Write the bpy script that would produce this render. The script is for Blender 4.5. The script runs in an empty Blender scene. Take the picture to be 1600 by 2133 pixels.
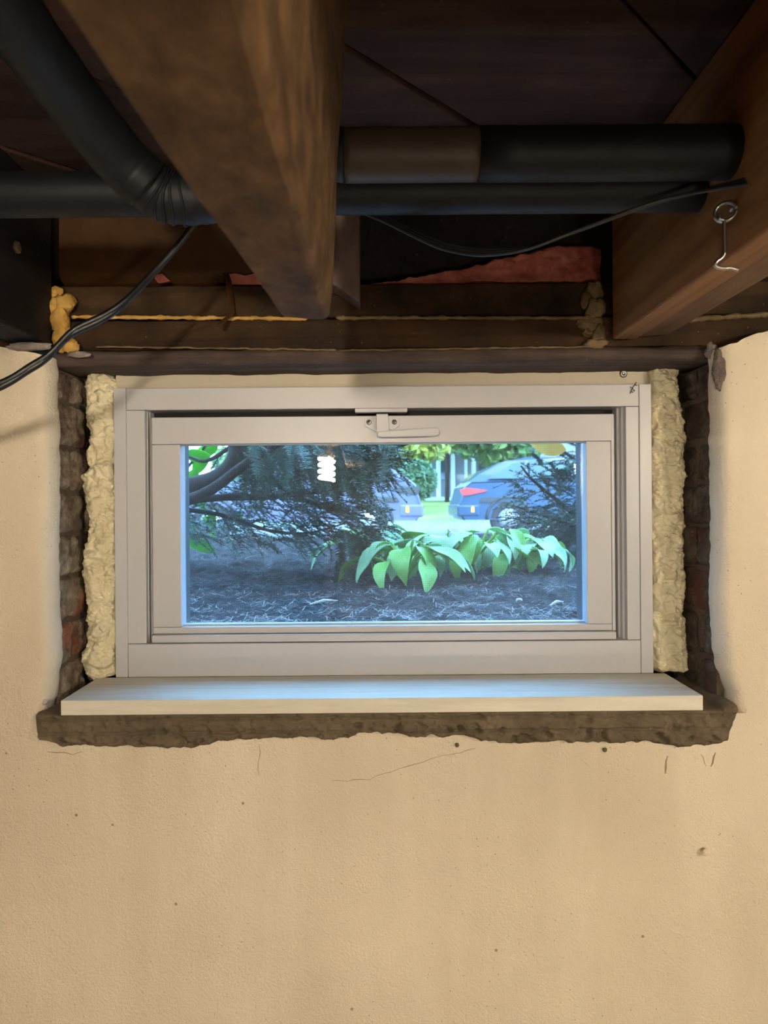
import bpy, bmesh, math, random
from mathutils import Vector, Matrix, noise as mnoise

# ------------------------------------------------------------------ camera, world, sun, exposure
sc = bpy.context.scene
COL = sc.collection
F, CX, CY, ROLL = 1479.0, 788.0, 1050.0, 0.0080          # focal length / vanishing point in pixels of the 1600x2133 frame

cam_d = bpy.data.cameras.new('camera')
cam = bpy.data.objects.new('camera', cam_d); COL.objects.link(cam)
cam_d.sensor_width = 36.0; cam_d.sensor_fit = 'AUTO'
cam_d.lens = F / 2133.0 * 36.0
cam_d.shift_x = (800.0 - CX) / 2133.0
cam_d.shift_y = -(1066.5 - CY) / 2133.0
cam_d.clip_start = 0.02; cam_d.clip_end = 300
cam.rotation_mode = 'QUATERNION'
cam.rotation_quaternion = (Matrix.Rotation(math.pi/2, 3, 'X') @ Matrix.Rotation(-ROLL, 3, 'Z')).to_quaternion()
cam_d.dof.use_dof = True; cam_d.dof.focus_distance = 1.07; cam_d.dof.aperture_fstop = 9.0
sc.camera = cam

w = bpy.data.worlds.new('daylight'); sc.world = w; w.use_nodes = True
bgn = w.node_tree.nodes['Background']
bgn.inputs[0].default_value = (0.31, 0.61, 1.0, 1); bgn.inputs[1].default_value = 5.6

sun_d = bpy.data.lights.new('sun', 'SUN'); sun_d.energy = 4.0; sun_d.angle = math.radians(3); sun_d.color = (0.80, 0.95, 1.0)
sun = bpy.data.objects.new('sun', sun_d); COL.objects.link(sun)
sun.rotation_mode = 'QUATERNION'; sun.rotation_quaternion = Vector((-0.35, 0.75, -0.55)).to_track_quat('-Z', 'Y')

sc.view_settings.view_transform = 'Standard'; sc.view_settings.look = 'None'
sc.view_settings.exposure = 2.0; sc.view_settings.gamma = 1.0; sc.view_settings.use_curve_mapping = False
LAMP_A, LAMP_B, FILL_C = 205.0, 95.0, 100.0
sc.cycles.use_denoising = True
sc.cycles.max_bounces = 6; sc.cycles.diffuse_bounces = 3; sc.cycles.glossy_bounces = 3; sc.cycles.transmission_bounces = 4; sc.cycles.transparent_max_bounces = 8
sc.cycles.adaptive_threshold = 0.07
sc.cycles.caustics_reflective = False; sc.cycles.caustics_refractive = False

# ------------------------------------------------------------------ helpers
RNG = random.Random(7)
CR, SR = math.cos(ROLL), math.sin(ROLL)
def P(px, py, Y):
    dx, up = px - CX, CY - py
    return Vector(((dx*CR + up*SR) * Y / F, Y, (-dx*SR + up*CR) * Y / F))
def wx(px, Y): return (px - CX) * Y / F
def wz(py, Y): return (CY - py) * Y / F
def nz(x, y, z, s=1.0): return mnoise.noise(Vector((x*s, y*s, z*s)))
def fr(x, y, z, s=1.0, o=4): return mnoise.fractal(Vector((x*s, y*s, z*s)), 1.0, 2.0, o)
def lerp(a, b, t): return a + (b - a) * t
def interp(tab, x):
    if x <= tab[0][0]: return tab[0][1]
    for (a, va), (b, vb) in zip(tab, tab[1:]):
        if x <= b: return va + (vb - va) * (x - a) / (b - a)
    return tab[-1][1]

class MB:
    def __init__(s): s.v = []; s.f = []
    def box(s, x0, x1, y0, y1, z0, z1):
        n = len(s.v)
        s.v += [(x, y, z) for z in (z0, z1) for y in (y0, y1) for x in (x0, x1)]
        s.f += [tuple(n+i for i in q) for q in ((0,2,3,1),(4,5,7,6),(0,1,5,4),(2,6,7,3),(0,4,6,2),(1,3,7,5))]
        return s
    def hexa(s, a, b):                                   # two quads of 4 points
        n = len(s.v); s.v += [tuple(p) for p in a] + [tuple(p) for p in b]
        s.f += [(n,n+1,n+2,n+3), (n+7,n+6,n+5,n+4)] + [(n+i, n+4+i, n+4+(i+1) % 4, n+(i+1) % 4) for i in range(4)]
        return s
    def prism(s, pts, d):                                # polygon + offset vector
        n = len(s.v); k = len(pts); d = Vector(d)
        s.v += [tuple(p) for p in pts] + [tuple(Vector(p)+d) for p in pts]
        s.f += [tuple(range(n, n+k)), tuple(range(n+2*k-1, n+k-1, -1))]
        s.f += [(n+i, n+k+i, n+k+(i+1) % k, n+(i+1) % k) for i in range(k)]
        return s
    def grid(s, rows, close_u=False):
        n = len(s.v); R = len(rows); K = len(rows[0])
        for r in rows: s.v += [tuple(p) for p in r]
        for i in range(R-1):
            for j in range(K if close_u else K-1):
                j2 = (j+1) % K
                s.f.append((n+i*K+j, n+i*K+j2, n+(i+1)*K+j2, n+(i+1)*K+j))
        return s
    def tube(s, path, r, seg=8, caps=True):
        path = [Vector(p) for p in path]; n0 = len(path)
        rs = r if isinstance(r, (list, tuple)) else [r]*n0
        t = (path[1]-path[0]).normalized()
        u = t.orthogonal().normalized(); rows = []
        for i, p in enumerate(path):
            t2 = (path[min(i+1, n0-1)] - path[max(i-1, 0)]).normalized()
            u = (u - t2*u.dot(t2)).normalized(); v = t2.cross(u)
            rows.append([p + (u*math.cos(a) + v*math.sin(a))*rs[i] for a in [2*math.pi*k/seg for k in range(seg)]])
        n = len(s.v); s.grid(rows, True)
        if caps:
            s.f.append(tuple(range(n+seg-1, n-1, -1))); m = n+(n0-1)*seg; s.f.append(tuple(range(m, m+seg)))
        return s
    def lathe(s, prof, c, axis='Z', seg=24):
        rows = []; c = Vector(c)
        for r, h in prof:
            row = []
            for k in range(seg):
                a = 2*math.pi*k/seg; q = (r*math.cos(a), r*math.sin(a))
                row.append(c + (Vector((q[0], q[1], h)) if axis == 'Z' else Vector((q[0], -h, q[1])) if axis == 'Y' else Vector((h, q[0], q[1]))))
            rows.append(row)
        n = len(s.v); s.grid(rows, True)
        s.f.append(tuple(range(n+seg-1, n-1, -1))); m = n+(len(prof)-1)*seg; s.f.append(tuple(range(m, m+seg)))
        return s
    def mesh(s, name, mat=None, smooth=False):
        me = bpy.data.meshes.new(name); me.from_pydata(s.v, [], s.f)
        if mat: me.materials.append(mat)
        bm = bmesh.new(); bm.from_mesh(me); bmesh.ops.recalc_face_normals(bm, faces=bm.faces); bm.to_mesh(me); bm.free()
        if smooth: me.polygons.foreach_set('use_smooth', [True]*len(me.polygons))
        me.update(); return me
    def build(s, name, mat, parent=None, smooth=False, bevel=0.0, **tags):
        o = bpy.data.objects.new(name, s.mesh(name, mat, smooth))
        return finish(o, parent, bevel, **tags)

def finish(o, parent=None, bevel=0.0, label=None, cat=None, group=None, kind=None, color=None):
    COL.objects.link(o)
    if parent is not None: o.parent = parent
    if bevel:
        m = o.modifiers.new('bevel', 'BEVEL'); m.width = bevel; m.segments = 2; m.limit_method = 'ANGLE'; m.angle_limit = math.radians(40)
    if label: o['label'] = label
    if cat: o['category'] = cat
    if group: o['group'] = group
    if kind: o['kind'] = kind
    if color: o.color = (*color, 1)
    return o
def empty(name, **tags):
    return finish(bpy.data.objects.new(name, None), **tags)
def box(name, mat, x0, x1, y0, y1, z0, z1, parent=None, bevel=0.0, **t):
    return MB().box(x0, x1, y0, y1, z0, z1).build(name, mat, parent, bevel=bevel, **t)
def catmull(pts, n=10):
    pts = [Vector(p) for p in pts]; q = [pts[0]*2-pts[1]] + pts + [pts[-1]*2-pts[-2]]; out = []
    for i in range(1, len(q)-2):
        a, b, c, d = q[i-1:i+3]
        for k in range(n):
            t = k/n
            out.append(0.5*((2*b) + (c-a)*t + (2*a-5*b+4*c-d)*t*t + (3*b-a-3*c+d)*t**3))
    return out + [pts[-1]]

# ------------------------------------------------------------------ materials
class NT:
    def __init__(s, name):
        s.m = bpy.data.materials.new(name); s.m.use_nodes = True; s.t = s.m.node_tree; s.b = s.t.nodes['Principled BSDF']
        s.out = s.t.nodes['Material Output']; s.co = s.n('ShaderNodeTexCoord').outputs['Object']
    def n(s, typ, **kw):
        x = s.t.nodes.new(typ)
        for k, v in kw.items(): setattr(x, k, v)
        return x
    def l(s, a, b): s.t.links.new(a, b)
    def val(s, sock, v):
        if hasattr(v, 'links') or isinstance(v, bpy.types.NodeSocket): s.l(v, sock)
        else: sock.default_value = v
    def mapped(s, scale=(1,1,1), rot=(0,0,0), loc=(0,0,0)):
        m = s.n('ShaderNodeMapping'); m.inputs['Scale'].default_value = scale; m.inputs['Rotation'].default_value = rot; m.inputs['Location'].default_value = loc
        s.l(s.co, m.inputs['Vector']); return m.outputs[0]
    def noise(s, scale, detail=4, rough=0.55, dist=0.0, vec=None):
        x = s.n('ShaderNodeTexNoise'); x.inputs['Scale'].default_value = scale; x.inputs['Detail'].default_value = detail
        x.inputs['Roughness'].default_value = rough; x.inputs['Distortion'].default_value = dist
        s.l(vec or s.co, x.inputs['Vector']); return x.outputs['Fac']
    def voro(s, scale, vec=None, feat='F1'):
        x = s.n('ShaderNodeTexVoronoi', feature=feat); x.inputs['Scale'].default_value = scale; s.l(vec or s.co, x.inputs['Vector']); return x.outputs['Distance']
    def ramp(s, fac, stops):
        x = s.n('ShaderNodeValToRGB'); e = x.color_ramp.elements
        while len(e) < len(stops): e.new(0.5)
        for el, (p, c) in zip(e, stops):
            el.position = p; el.color = (*c, 1) if isinstance(c, tuple) else (c, c, c, 1)
        s.l(fac, x.inputs[0]); return x.outputs[0]
    def mix(s, fac, a, b, mode='MIX'):
        x = s.n('ShaderNodeMix', data_type='RGBA', blend_type=mode)
        for sock, v in ((x.inputs[0], fac), (x.inputs[6], a), (x.inputs[7], b)):
            if isinstance(v, tuple): v = (*v, 1) if len(v) == 3 else v
            s.val(sock, v)
        return x.outputs[2]
    def math(s, op, a, b=0.0):
        x = s.n('ShaderNodeMath', operation=op); s.val(x.inputs[0], a); s.val(x.inputs[1], b); return x.outputs[0]
    def bump(s, h, strength=0.5, dist=0.002, prev=None):
        x = s.n('ShaderNodeBump'); x.inputs['Strength'].default_value = strength; x.inputs['Distance'].default_value = dist
        s.l(h, x.inputs['Height'])
        if prev: s.l(prev, x.inputs['Normal'])
        return x.outputs[0]
    def done(s, color=None, rough=0.6, normal=None, spec=0.3, metal=0.0):
        if color is not None: s.val(s.b.inputs['Base Color'], (*color, 1) if isinstance(color, tuple) else color)
        s.val(s.b.inputs['Roughness'], rough); s.b.inputs['Specular IOR Level'].default_value = spec; s.b.inputs['Metallic'].default_value = metal
        if normal: s.l(normal, s.b.inputs['Normal'])
        return s.m

def plain(name, c, rough=0.5, spec=0.3, metal=0.0, var=0.12, scale=30, bump=0.0, bdist=0.001):
    t = NT(name); f = t.noise(scale, 5)
    col = t.mix(f, tuple(x*(1-var) for x in c), tuple(min(1, x*(1+var)) for x in c))
    return t.done(col, rough, t.bump(t.noise(scale*4, 5), bump, bdist) if bump else None, spec, metal)

def wood(name, dark, light, stretch=(40, 2.0, 40), blotch=0.5, rough=0.75, bump=0.6, bscale=6, spec=0.2, flecks=None, rot=(0,0,0), bdist=0.0015):
    t = NT(name); v = t.mapped(stretch, rot)
    g = t.noise(1.0, 8, 0.65, 0.6, v)
    col = t.ramp(g, [(0.30, dark), (0.68, light)])
    b = t.ramp(t.noise(bscale, 5), [(0.35, 1-blotch), (0.65, 1.0)])
    col = t.mix(1.0, col, b, 'MULTIPLY')
    if flecks:
        sp = t.ramp(t.noise(160, 3, 0.6), [(0.70, 0.0), (0.74, 1.0)])
        col = t.mix(sp, col, flecks)
    n = t.bump(g, bump, bdist); n = t.bump(t.noise(120, 5), bump*0.5, 0.001, n)
    return t.done(col, rough, n, spec)

def mk_wall():
    t = NT('painted plaster')
    big = t.ramp(t.noise(3.0, 4), [(0.35, (0.70, 0.61, 0.465)), (0.65, (0.78, 0.685, 0.53))])
    streak = t.ramp(t.noise(1.0, 4, 0.6, 0.3, t.mapped((5, 5, 0.8))), [(0.40, (0.88, 0.86, 0.83)), (0.58, (1, 1, 1))])
    col = t.mix(0.75, big, t.mix(1.0, big, streak, 'MULTIPLY'))
    sp = t.ramp(t.voro(95), [(0.055, 1.0), (0.095, 0.0)])
    dens = t.ramp(t.noise(9, 3), [(0.45, 0.0), (0.60, 0.85)])
    col = t.mix(t.math('MULTIPLY', sp, dens), col, (0.20, 0.155, 0.11))
    sp2 = t.ramp(t.voro(17), [(0.03, 0.8), (0.04, 0.0)])
    col = t.mix(sp2, col, (0.22, 0.16, 0.11))
    h1 = t.noise(290, 4, 0.6); h2 = t.noise(26, 4); h3 = t.noise(5, 2)
    n = t.bump(h3, 0.45, 0.02); n = t.bump(h2, 0.35, 0.006, n); n = t.bump(h1, 0.75, 0.0028, n)
    return t.done(col, 0.72, n, 0.25)

def mk_foam(name, a, b, bscale=70):
    t = NT(name)
    f = t.noise(28, 5, 0.6)
    col = t.ramp(f, [(0.32, a), (0.62, b)])
    n = t.bump(t.noise(bscale, 6, 0.6), 0.7, 0.006); n = t.bump(t.voro(bscale*1.6), 0.35, 0.003, n)
    return t.done(col, 0.58, n, 0.3)

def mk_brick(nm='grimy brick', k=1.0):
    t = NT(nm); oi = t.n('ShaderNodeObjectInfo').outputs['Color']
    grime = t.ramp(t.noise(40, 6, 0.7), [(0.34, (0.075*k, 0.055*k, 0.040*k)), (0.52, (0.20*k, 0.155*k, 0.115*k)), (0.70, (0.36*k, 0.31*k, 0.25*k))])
    f = t.ramp(t.noise(16, 5, 0.6), [(0.36, 0.05), (0.52, 1.0)])
    col = t.mix(f, oi, grime)
    w2 = t.ramp(t.noise(70, 6, 0.7), [(0.66, 0.0), (0.76, 0.55)])
    col = t.mix(w2, col, (0.42, 0.37, 0.32))
    n = t.bump(t.noise(60, 7, 0.65), 0.8, 0.006); n = t.bump(t.noise(240, 4), 0.5, 0.0015, n)
    return t.done(col, 0.85, n, 0.2)

def mk_mortar():
    t = NT('fresh mortar')
    col = t.ramp(t.noise(30, 6, 0.65), [(0.3, (0.105, 0.078, 0.050)), (0.7, (0.185, 0.142, 0.092))])
    sp = t.ramp(t.noise(330, 3), [(0.66, 0.0), (0.74, 0.5)])
    col = t.mix(sp, col, (0.30, 0.25, 0.18))
    pits = t.ramp(t.voro(60), [(0.10, 0.0), (0.22, 1.0)])
    n = t.bump(t.noise(22, 5), 0.5, 0.006); n = t.bump(t.noise(180, 6, 0.7), 0.7, 0.003, n); n = t.bump(pits, 0.35, 0.002, n)
    return t.done(col, 0.8, n, 0.25)

def mk_glass():
    t = NT('window glass'); tr = t.n('ShaderNodeBsdfTransparent'); tr.inputs[0].default_value = (0.87, 0.95, 1.0, 1)
    gl = t.n('ShaderNodeBsdfGlossy'); gl.inputs['Roughness'].default_value = 0.0; gl.inputs[0].default_value = (1, 1, 1, 1)
    lw = t.n('ShaderNodeLayerWeight'); lw.inputs[0].default_value = 0.5
    refl = t.math('ADD', t.math('MULTIPLY', t.math('POWER', lw.outputs['Facing'], 4.0), 0.45), 0.055)
    ms = t.n('ShaderNodeMixShader'); t.l(refl, ms.inputs[0]); t.l(tr.outputs[0], ms.inputs[1]); t.l(gl.outputs[0], ms.inputs[2])
    t.l(ms.outputs[0], t.out.inputs[0]); return t.m

def mk_emit(name, c, s):
    t = NT(name); t.b.inputs['Emission Color'].default_value = (*c, 1); t.b.inputs['Emission Strength'].default_value = s
    return t.done(c, 0.5)

def mk_leaf(name, a, b, scale=12, trans=0.35):
    t = NT(name); col = t.ramp(t.noise(scale, 3), [(0.35, a), (0.65, b)])
    t.done(col, 0.45, None, 0.35)
    tl = t.n('ShaderNodeBsdfTranslucent'); t.l(col, tl.inputs[0])
    ms = t.n('ShaderNodeMixShader'); ms.inputs[0].default_value = trans
    t.l(t.b.outputs[0], ms.inputs[1]); t.l(tl.outputs[0], ms.inputs[2]); t.l(ms.outputs[0], t.out.inputs[0]); return t.m

M = dict(
    wall=mk_wall(), brick=mk_brick('grimy brick', 1.25), brick_r=mk_brick('darker brick', 0.5), mortar=mk_mortar(), glass=mk_glass(),  # the right reveal uses a darker version of the left brick mix
    joint=plain('old joint mortar', (0.12, 0.09, 0.068), 0.9, 0.15, var=0.45, scale=40, bump=0.8, bdist=0.004),
    vinyl=plain('white vinyl', (0.53, 0.525, 0.545), 0.34, 0.45, var=0.015, scale=8),
    gasket=plain('black gasket', (0.012, 0.012, 0.014), 0.7),
    spacer=plain('pane spacer', (0.50, 0.52, 0.55), 0.4, 0.4, var=0.03),
    filler=plain('primed filler board', (0.52, 0.46, 0.36), 0.6, 0.3, var=0.04, scale=10),
    sill=wood('white wood grain sill', (0.60, 0.555, 0.46), (0.78, 0.735, 0.62), (4, 60, 60), 0.06, 0.55, 0.55, 10, 0.3, bdist=0.001),
    foam=mk_foam('cream spray foam', (0.62, 0.54, 0.34), (0.80, 0.72, 0.50)),
    ofoam=mk_foam('amber spray foam', (0.42, 0.22, 0.045), (0.62, 0.38, 0.10), 45),
    beam=wood('rough sawn beam', (0.085, 0.045, 0.019), (0.185, 0.105, 0.048), (60, 34, 60), 0.5, 0.8, 0.9, 26, bdist=0.002),
    joist=wood('orange joist wood', (0.15, 0.064, 0.024), (0.38, 0.18, 0.072), (55, 2.2, 26), 0.22, 0.65, 0.4, 5),
    sister=wood('weathered joist wood', (0.13, 0.066, 0.034), (0.25, 0.135, 0.072), (55, 3, 40), 0.4, 0.75, 0.5, 8),
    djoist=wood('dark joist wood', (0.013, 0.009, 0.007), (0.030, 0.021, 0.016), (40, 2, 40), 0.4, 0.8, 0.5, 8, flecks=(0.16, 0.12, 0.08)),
    gjoist=wood('grey joist end wood', (0.075, 0.045, 0.038), (0.17, 0.115, 0.10), (60, 60, 6), 0.3, 0.8, 0.6, 8),
    plate=wood('sill plate wood', (0.045, 0.028, 0.022), (0.125, 0.088, 0.072), (3, 60, 60), 0.45, 0.75, 0.6, 9, flecks=(0.20, 0.15, 0.10)),
    rim=wood('old rim board wood', (0.026, 0.012, 0.005), (0.075, 0.036, 0.014), (3, 60, 50), 0.7, 0.75, 0.5, 9, flecks=(0.17, 0.11, 0.045)),
    rim2=wood('stained rim board wood', (0.022, 0.011, 0.005), (0.082, 0.042, 0.016), (4, 60, 30), 0.75, 0.75, 0.5, 13, flecks=(0.17, 0.11, 0.045)),
    paper=wood('kraft paper facing', (0.055, 0.023, 0.008), (0.105, 0.047, 0.016), (6, 6, 6), 0.45, 0.6, 0.25, 5),
    tfoam=mk_foam('dull tan foam', (0.10, 0.064, 0.028), (0.21, 0.145, 0.072), 45),
    pink=mk_foam('pink insulation', (0.28, 0.055, 0.042), (0.50, 0.16, 0.12), 60),
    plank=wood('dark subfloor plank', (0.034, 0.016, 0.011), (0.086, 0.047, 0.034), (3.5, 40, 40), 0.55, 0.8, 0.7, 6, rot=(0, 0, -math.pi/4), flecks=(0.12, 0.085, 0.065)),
    pipe=plain('black pipe insulation', (0.0065, 0.0074, 0.0096), 0.55, 0.3, var=0.3, scale=20, bump=0.25, bdist=0.002),
    tape=plain('tan pipe sleeve', (0.055, 0.037, 0.024), 0.5, 0.3, var=0.12, scale=14, bump=0.15),
    cord=plain('black cord rubber', (0.005, 0.005, 0.0055), 0.4, 0.45),
    wire=plain('dark grey wire', (0.020, 0.021, 0.024), 0.4, 0.45),
    steel=plain('zinc steel', (0.42, 0.40, 0.37), 0.32, 0.5, 1.0),
    stone=plain('pale grit', (0.45, 0.40, 0.34), 0.85, 0.2, var=0.3, scale=200, bump=0.5),
    crack=plain('plaster crack', (0.33, 0.25, 0.17), 0.9, 0.1),
    chip=plain('grey exposed plaster', (0.30, 0.25, 0.22), 0.85, 0.2, var=0.5, scale=60, bump=0.9, bdist=0.004),
    chip_d=plain('dark broken plaster', (0.19, 0.15, 0.135), 0.9, 0.2, var=0.7, scale=50, bump=1.0, bdist=0.006),
    porcelain=plain('lamp porcelain', (0.75, 0.70, 0.60), 0.3, 0.5),
    cflbase=plain('lamp plastic base', (0.70, 0.62, 0.48), 0.5),
    concrete=plain('concrete floor', (0.36, 0.33, 0.29), 0.8, 0.2, var=0.25, scale=6),
    roomwall=plain('far basement wall', (0.42, 0.36, 0.27), 0.85, 0.2, var=0.25, scale=4),
    shelfwood=plain('shelf wood', (0.30, 0.16, 0.07), 0.7, var=0.2, scale=10),
    mesh=plain('insect screen wire', (0.10, 0.115, 0.14), 0.5, 0.4),
    mulch=None,
)
def mk_mulch():
    t = NT('dark mulch'); col = t.ramp(t.noise(26, 8, 0.75), [(0.35, (0.010, 0.008, 0.009)), (0.62, (0.032, 0.025, 0.026)), (0.80, (0.085, 0.068, 0.064))])
    n = t.bump(t.noise(30, 8, 0.75), 1.0, 0.03)
    return t.done(col, 0.9, n, 0.15)
M['mulch'] = mk_mulch()
def mk_grass():
    t = NT('sunny lawn'); col = t.ramp(t.noise(0.35, 5, 0.6), [(0.35, (0.075, 0.135, 0.030)), (0.65, (0.17, 0.195, 0.055))])
    return t.done(col, 0.9, t.bump(t.noise(12, 6), 0.6, 0.05), 0.1)
M['grass'] = mk_grass()

# ------------------------------------------------------------------ the room shell
YW, YB = 0.965, 1.185            # inner wall face / outer wall face
ZF, ZC = -1.75, 0.44             # floor, underside of the subfloor
XL, XR = -2.2, 2.2
YBACK = -2.9
ZS = -0.288                      # masonry ledge under the mortar bed
XJL, XJR = -0.447, 0.4645        # plaster corners of the opening

def wall_front():
    mb = MB()
    # piers left and right of the opening, with rounded plaster corners
    for side, xe0 in ((-1, XJL), (1, XJR)):
        rows = []
        N = 110
        for i in range(N+1):
            t = i/N
            z = lerp(ZS, 0.262, t)
            xe = xe0 + side*(0.0035*fr(3.1*side, 0, z, 14) + 0.0015*fr(1.7, 5*side, z, 60))
            if side < 0: xe += 0.010*max(0, (-0.20 - z))/0.08*-1.0
            else: xe += 0.018*max(0, (-0.20 - z))/0.08
            row = [(side*2.2, YW, z), (side*1.2, YW, z), (side*0.80, YW, z), (side*0.60, YW, z)]
            for k in range(8):
                row.append((xe + side*(0.075 - 0.05*k/7), YW + 0.001*fr(k, side, z, 20), z))
            r = 0.022
            for k in range(7):
                a = k/6*math.pi/2
                row.append((xe + side*(r*0.75 - r*0.75*math.sin(a)), YW + r*1.2*(1-math.cos(a)), z))
            row.append((xe + side*0.002, YW + 0.036, z)); row.append((xe + side*0.022, YW + 0.040, z))
            row.append((xe0 + side*0.03, YB, z)); row.append((side*2.2, YB, z))
            # ragged top
            if i == N or True:
                zt = (lambda x: (interp([(-2.2, .225), (-.55, .225), (-.47, .210), (-.44, .205)], x) if side < 0 else
                                 interp([(.45, .205), (.475, .212), (.50, .222), (.55, .236), (2.2, .236)], x)) + 0.004*fr(x, 2, 3, 40))
                row = [(x, y, lerp(ZS, zt(x), t)) for x, y, _ in row]
            rows.append(row)
        mb.grid(rows)
        top = rows[-1]; n = len(mb.v); mb.v += [tuple(p) for p in top]; mb.f.append(tuple(range(n, n+len(top))))
    # apron below the opening
    mb.grid([[(lerp(XL, XR, j/40), YW, lerp(ZF, ZS, i/14)) for j in range(41)] for i in range(15)])
    mb.grid([[(lerp(XL, XR, j/4), y, ZS) for j in range(5)] for y in (YW, YB)])
    mb.grid([[(lerp(XL, XR, j/4), YB, z) for j in range(5)] for z in (ZF, ZS)])
    return mb.build('wall_front', M['wall'], None, True, kind='structure', label='cream painted plaster wall around the basement window')
WALL = wall_front()
for p in WALL.data.polygons: p.use_smooth = True
m = WALL.modifiers.new('edges', 'EDGE_SPLIT'); m.split_angle = math.radians(50)

box('floor', M['concrete'], XL, XR, YBACK, YW, ZF-0.1, ZF, kind='structure', label='grey concrete basement floor')
box('wall_left', M['roomwall'], XL-0.1, XL, YBACK-0.1, YB, ZF-0.1, 0.5, kind='structure', label='left basement wall')
box('wall_right', M['roomwall'], XR, XR+0.1, YBACK-0.1, YB, ZF-0.1, 0.5, kind='structure', label='right basement wall')
box('wall_back', M['roomwall'], XL, XR, YBACK-0.1, YBACK, ZF-0.1, 0.5, kind='structure', label='back basement wall')
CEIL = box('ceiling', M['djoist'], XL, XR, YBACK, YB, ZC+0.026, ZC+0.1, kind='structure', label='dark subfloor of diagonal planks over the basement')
box('wall_exterior', M['roomwall'], -4.0, 4.0, YB-0.12, YB, ZC+0.1, 3.2, kind='structure', label='outside wall of the house above the window')

def clip(poly, f):
    out = []
    for i in range(len(poly)):
        a, b = poly[i], poly[(i+1) % len(poly)]; fa, fb = f(a), f(b)
        if fa >= 0: out.append(a)
        if (fa >= 0) != (fb >= 0):
            t = fa/(fa-fb); out.append((lerp(a[0], b[0], t), lerp(a[1], b[1], t)))
    return out
k0, dk, gap = -0.717, 0.3075, 0.006
for k in range(-10, 12):
    lo, hi = k0 + k*dk + gap, k0 + (k+1)*dk - gap*0.2
    poly = [(XL, YBACK+.0), (XR, YBACK), (XR, YB-0.13), (XL, YB-0.13)]
    poly = clip(poly, lambda q: (q[0]-q[1]) - lo)
    if len(poly) > 2: poly = clip(poly, lambda q: hi - (q[0]-q[1]))
    if len(poly) > 2:
        dz = RNG.uniform(0, 0.005)
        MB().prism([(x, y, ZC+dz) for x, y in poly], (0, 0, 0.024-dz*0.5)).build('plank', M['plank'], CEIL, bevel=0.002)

# ------------------------------------------------------------------ brick jambs
def jamb(side, xe, cols, name):
    x0, x1 = (xe - 0.06, xe - 0.008) if side < 0 else (xe + 0.008, xe + 0.06)
    base = box(name, M['joint'], x0, x1, YW+0.030, YB-0.004, ZS-0.002, 0.196, kind='structure',
               label='%s brick reveal of the window opening, patchy with old mortar' % ('left' if side < 0 else 'right'))
    z = ZS + 0.004
    for i, c in enumerate(cols):
        h = 0.058 + RNG.uniform(-0.003, 0.003)
        if z + h > 0.194: h = 0.194 - z
        if h < 0.01: break
        y = YW + 0.030 + RNG.uniform(0, 0.004); seg = 0
        while y < 1.16:
            ln = 0.098 if (i % 2 == 0) else (0.045 if seg == 0 else 0.098)
            y1 = min(y+ln, 1.17)
            pr = RNG.uniform(0.000, 0.006)
            rows = []
            NU, NV = 14, 9
            for a in range(NV+1):
                row = []
                for b in range(NU+1):
                    u, v = b/NU, a/NV
                    e = min(u, 1-u, v, 1-v)
                    d = pr + 0.004*fr(u*2+i, v*2, side*3+seg, 1.6) - (0.006 if e < 0.001 else 0.001 if e < 0.11 else 0)
                    zz = lerp(z, z+h, v) + 0.0016*fr(u*3, i, side, 2)
                    row.append((xe + side*(0.006) - side*d, lerp(y, y1, u), zz))
                rows.append(row)
            mb = MB().grid(rows)
            # side walls of the brick
            xb = xe + side*0.018
            for edge in (rows[0], rows[-1], [r[0] for r in rows], [r[-1] for r in rows]):
                mb.grid([edge, [(xb, p[1], p[2]) for p in edge]])
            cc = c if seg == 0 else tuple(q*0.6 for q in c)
            mb.build('brick', M['brick' if side < 0 else 'brick_r'], base, True, color=cc)
            y = y1 + 0.005; seg += 1
        z += h + 0.0050
    return base
jamb(-1, XJL, [(0.17,0.085,0.05), (0.34,0.095,0.045), (0.30,0.075,0.04), (0.13,0.095,0.07), (0.12,0.09,0.07), (0.10,0.06,0.045), (0.075,0.028,0.022), (0.09,0.04,0.03)], 'trim_1')
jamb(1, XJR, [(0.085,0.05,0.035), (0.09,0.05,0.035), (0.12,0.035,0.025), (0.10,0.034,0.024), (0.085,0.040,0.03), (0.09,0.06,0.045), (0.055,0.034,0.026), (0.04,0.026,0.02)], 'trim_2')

# chunk of exposed grey plaster at the top of the right corner, and broken crumbs on the left one
def chunk(name, c, r, mat, seed, **t):
    bm = bmesh.new(); bmesh.ops.create_icosphere(bm, subdivisions=3, radius=1.0)
    for v in bm.verts:
        d = 1 + 0.35*fr(v.co.x+seed, v.co.y, v.co.z, 1.7)
        v.co = Vector((v.co.x*r[0]*d, v.co.y*r[1]*d, v.co.z*r[2]*d)) + Vector(c)
    me = bpy.data.meshes.new(name); bm.to_mesh(me); bm.free(); me.materials.append(mat)
    me.polygons.foreach_set('use_smooth', [True]*len(me.polygons))
    return finish(bpy.data.objects.new(name, me), **t)
chunk('plaster_chunk', P(1500, 766, 0.973), (0.010, 0.006, 0.028), M['chip_d'], 3, label='broken grey plaster knob at the top of the right window corner', cat='plaster')
chunk('plaster_chunk', P(1482, 730, 0.992), (0.008, 0.008, 0.011), M['chip'], 5, label='small pale plaster scrap beside the right end of the sill plate', cat='plaster')
chunk('plaster_chunk', P(60, 722, 0.962), (0.030, 0.010, 0.006), M['chip'], 9, label='crumbling plaster edge on top of the left wall under the dark joist', cat='plaster')
chunk('plaster_chunk', P(165, 738, 0.985), (0.017, 0.007, 0.004), M['chip'], 12, label='flat pale mortar flake at the left end of the sill plate', cat='plaster')

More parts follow.
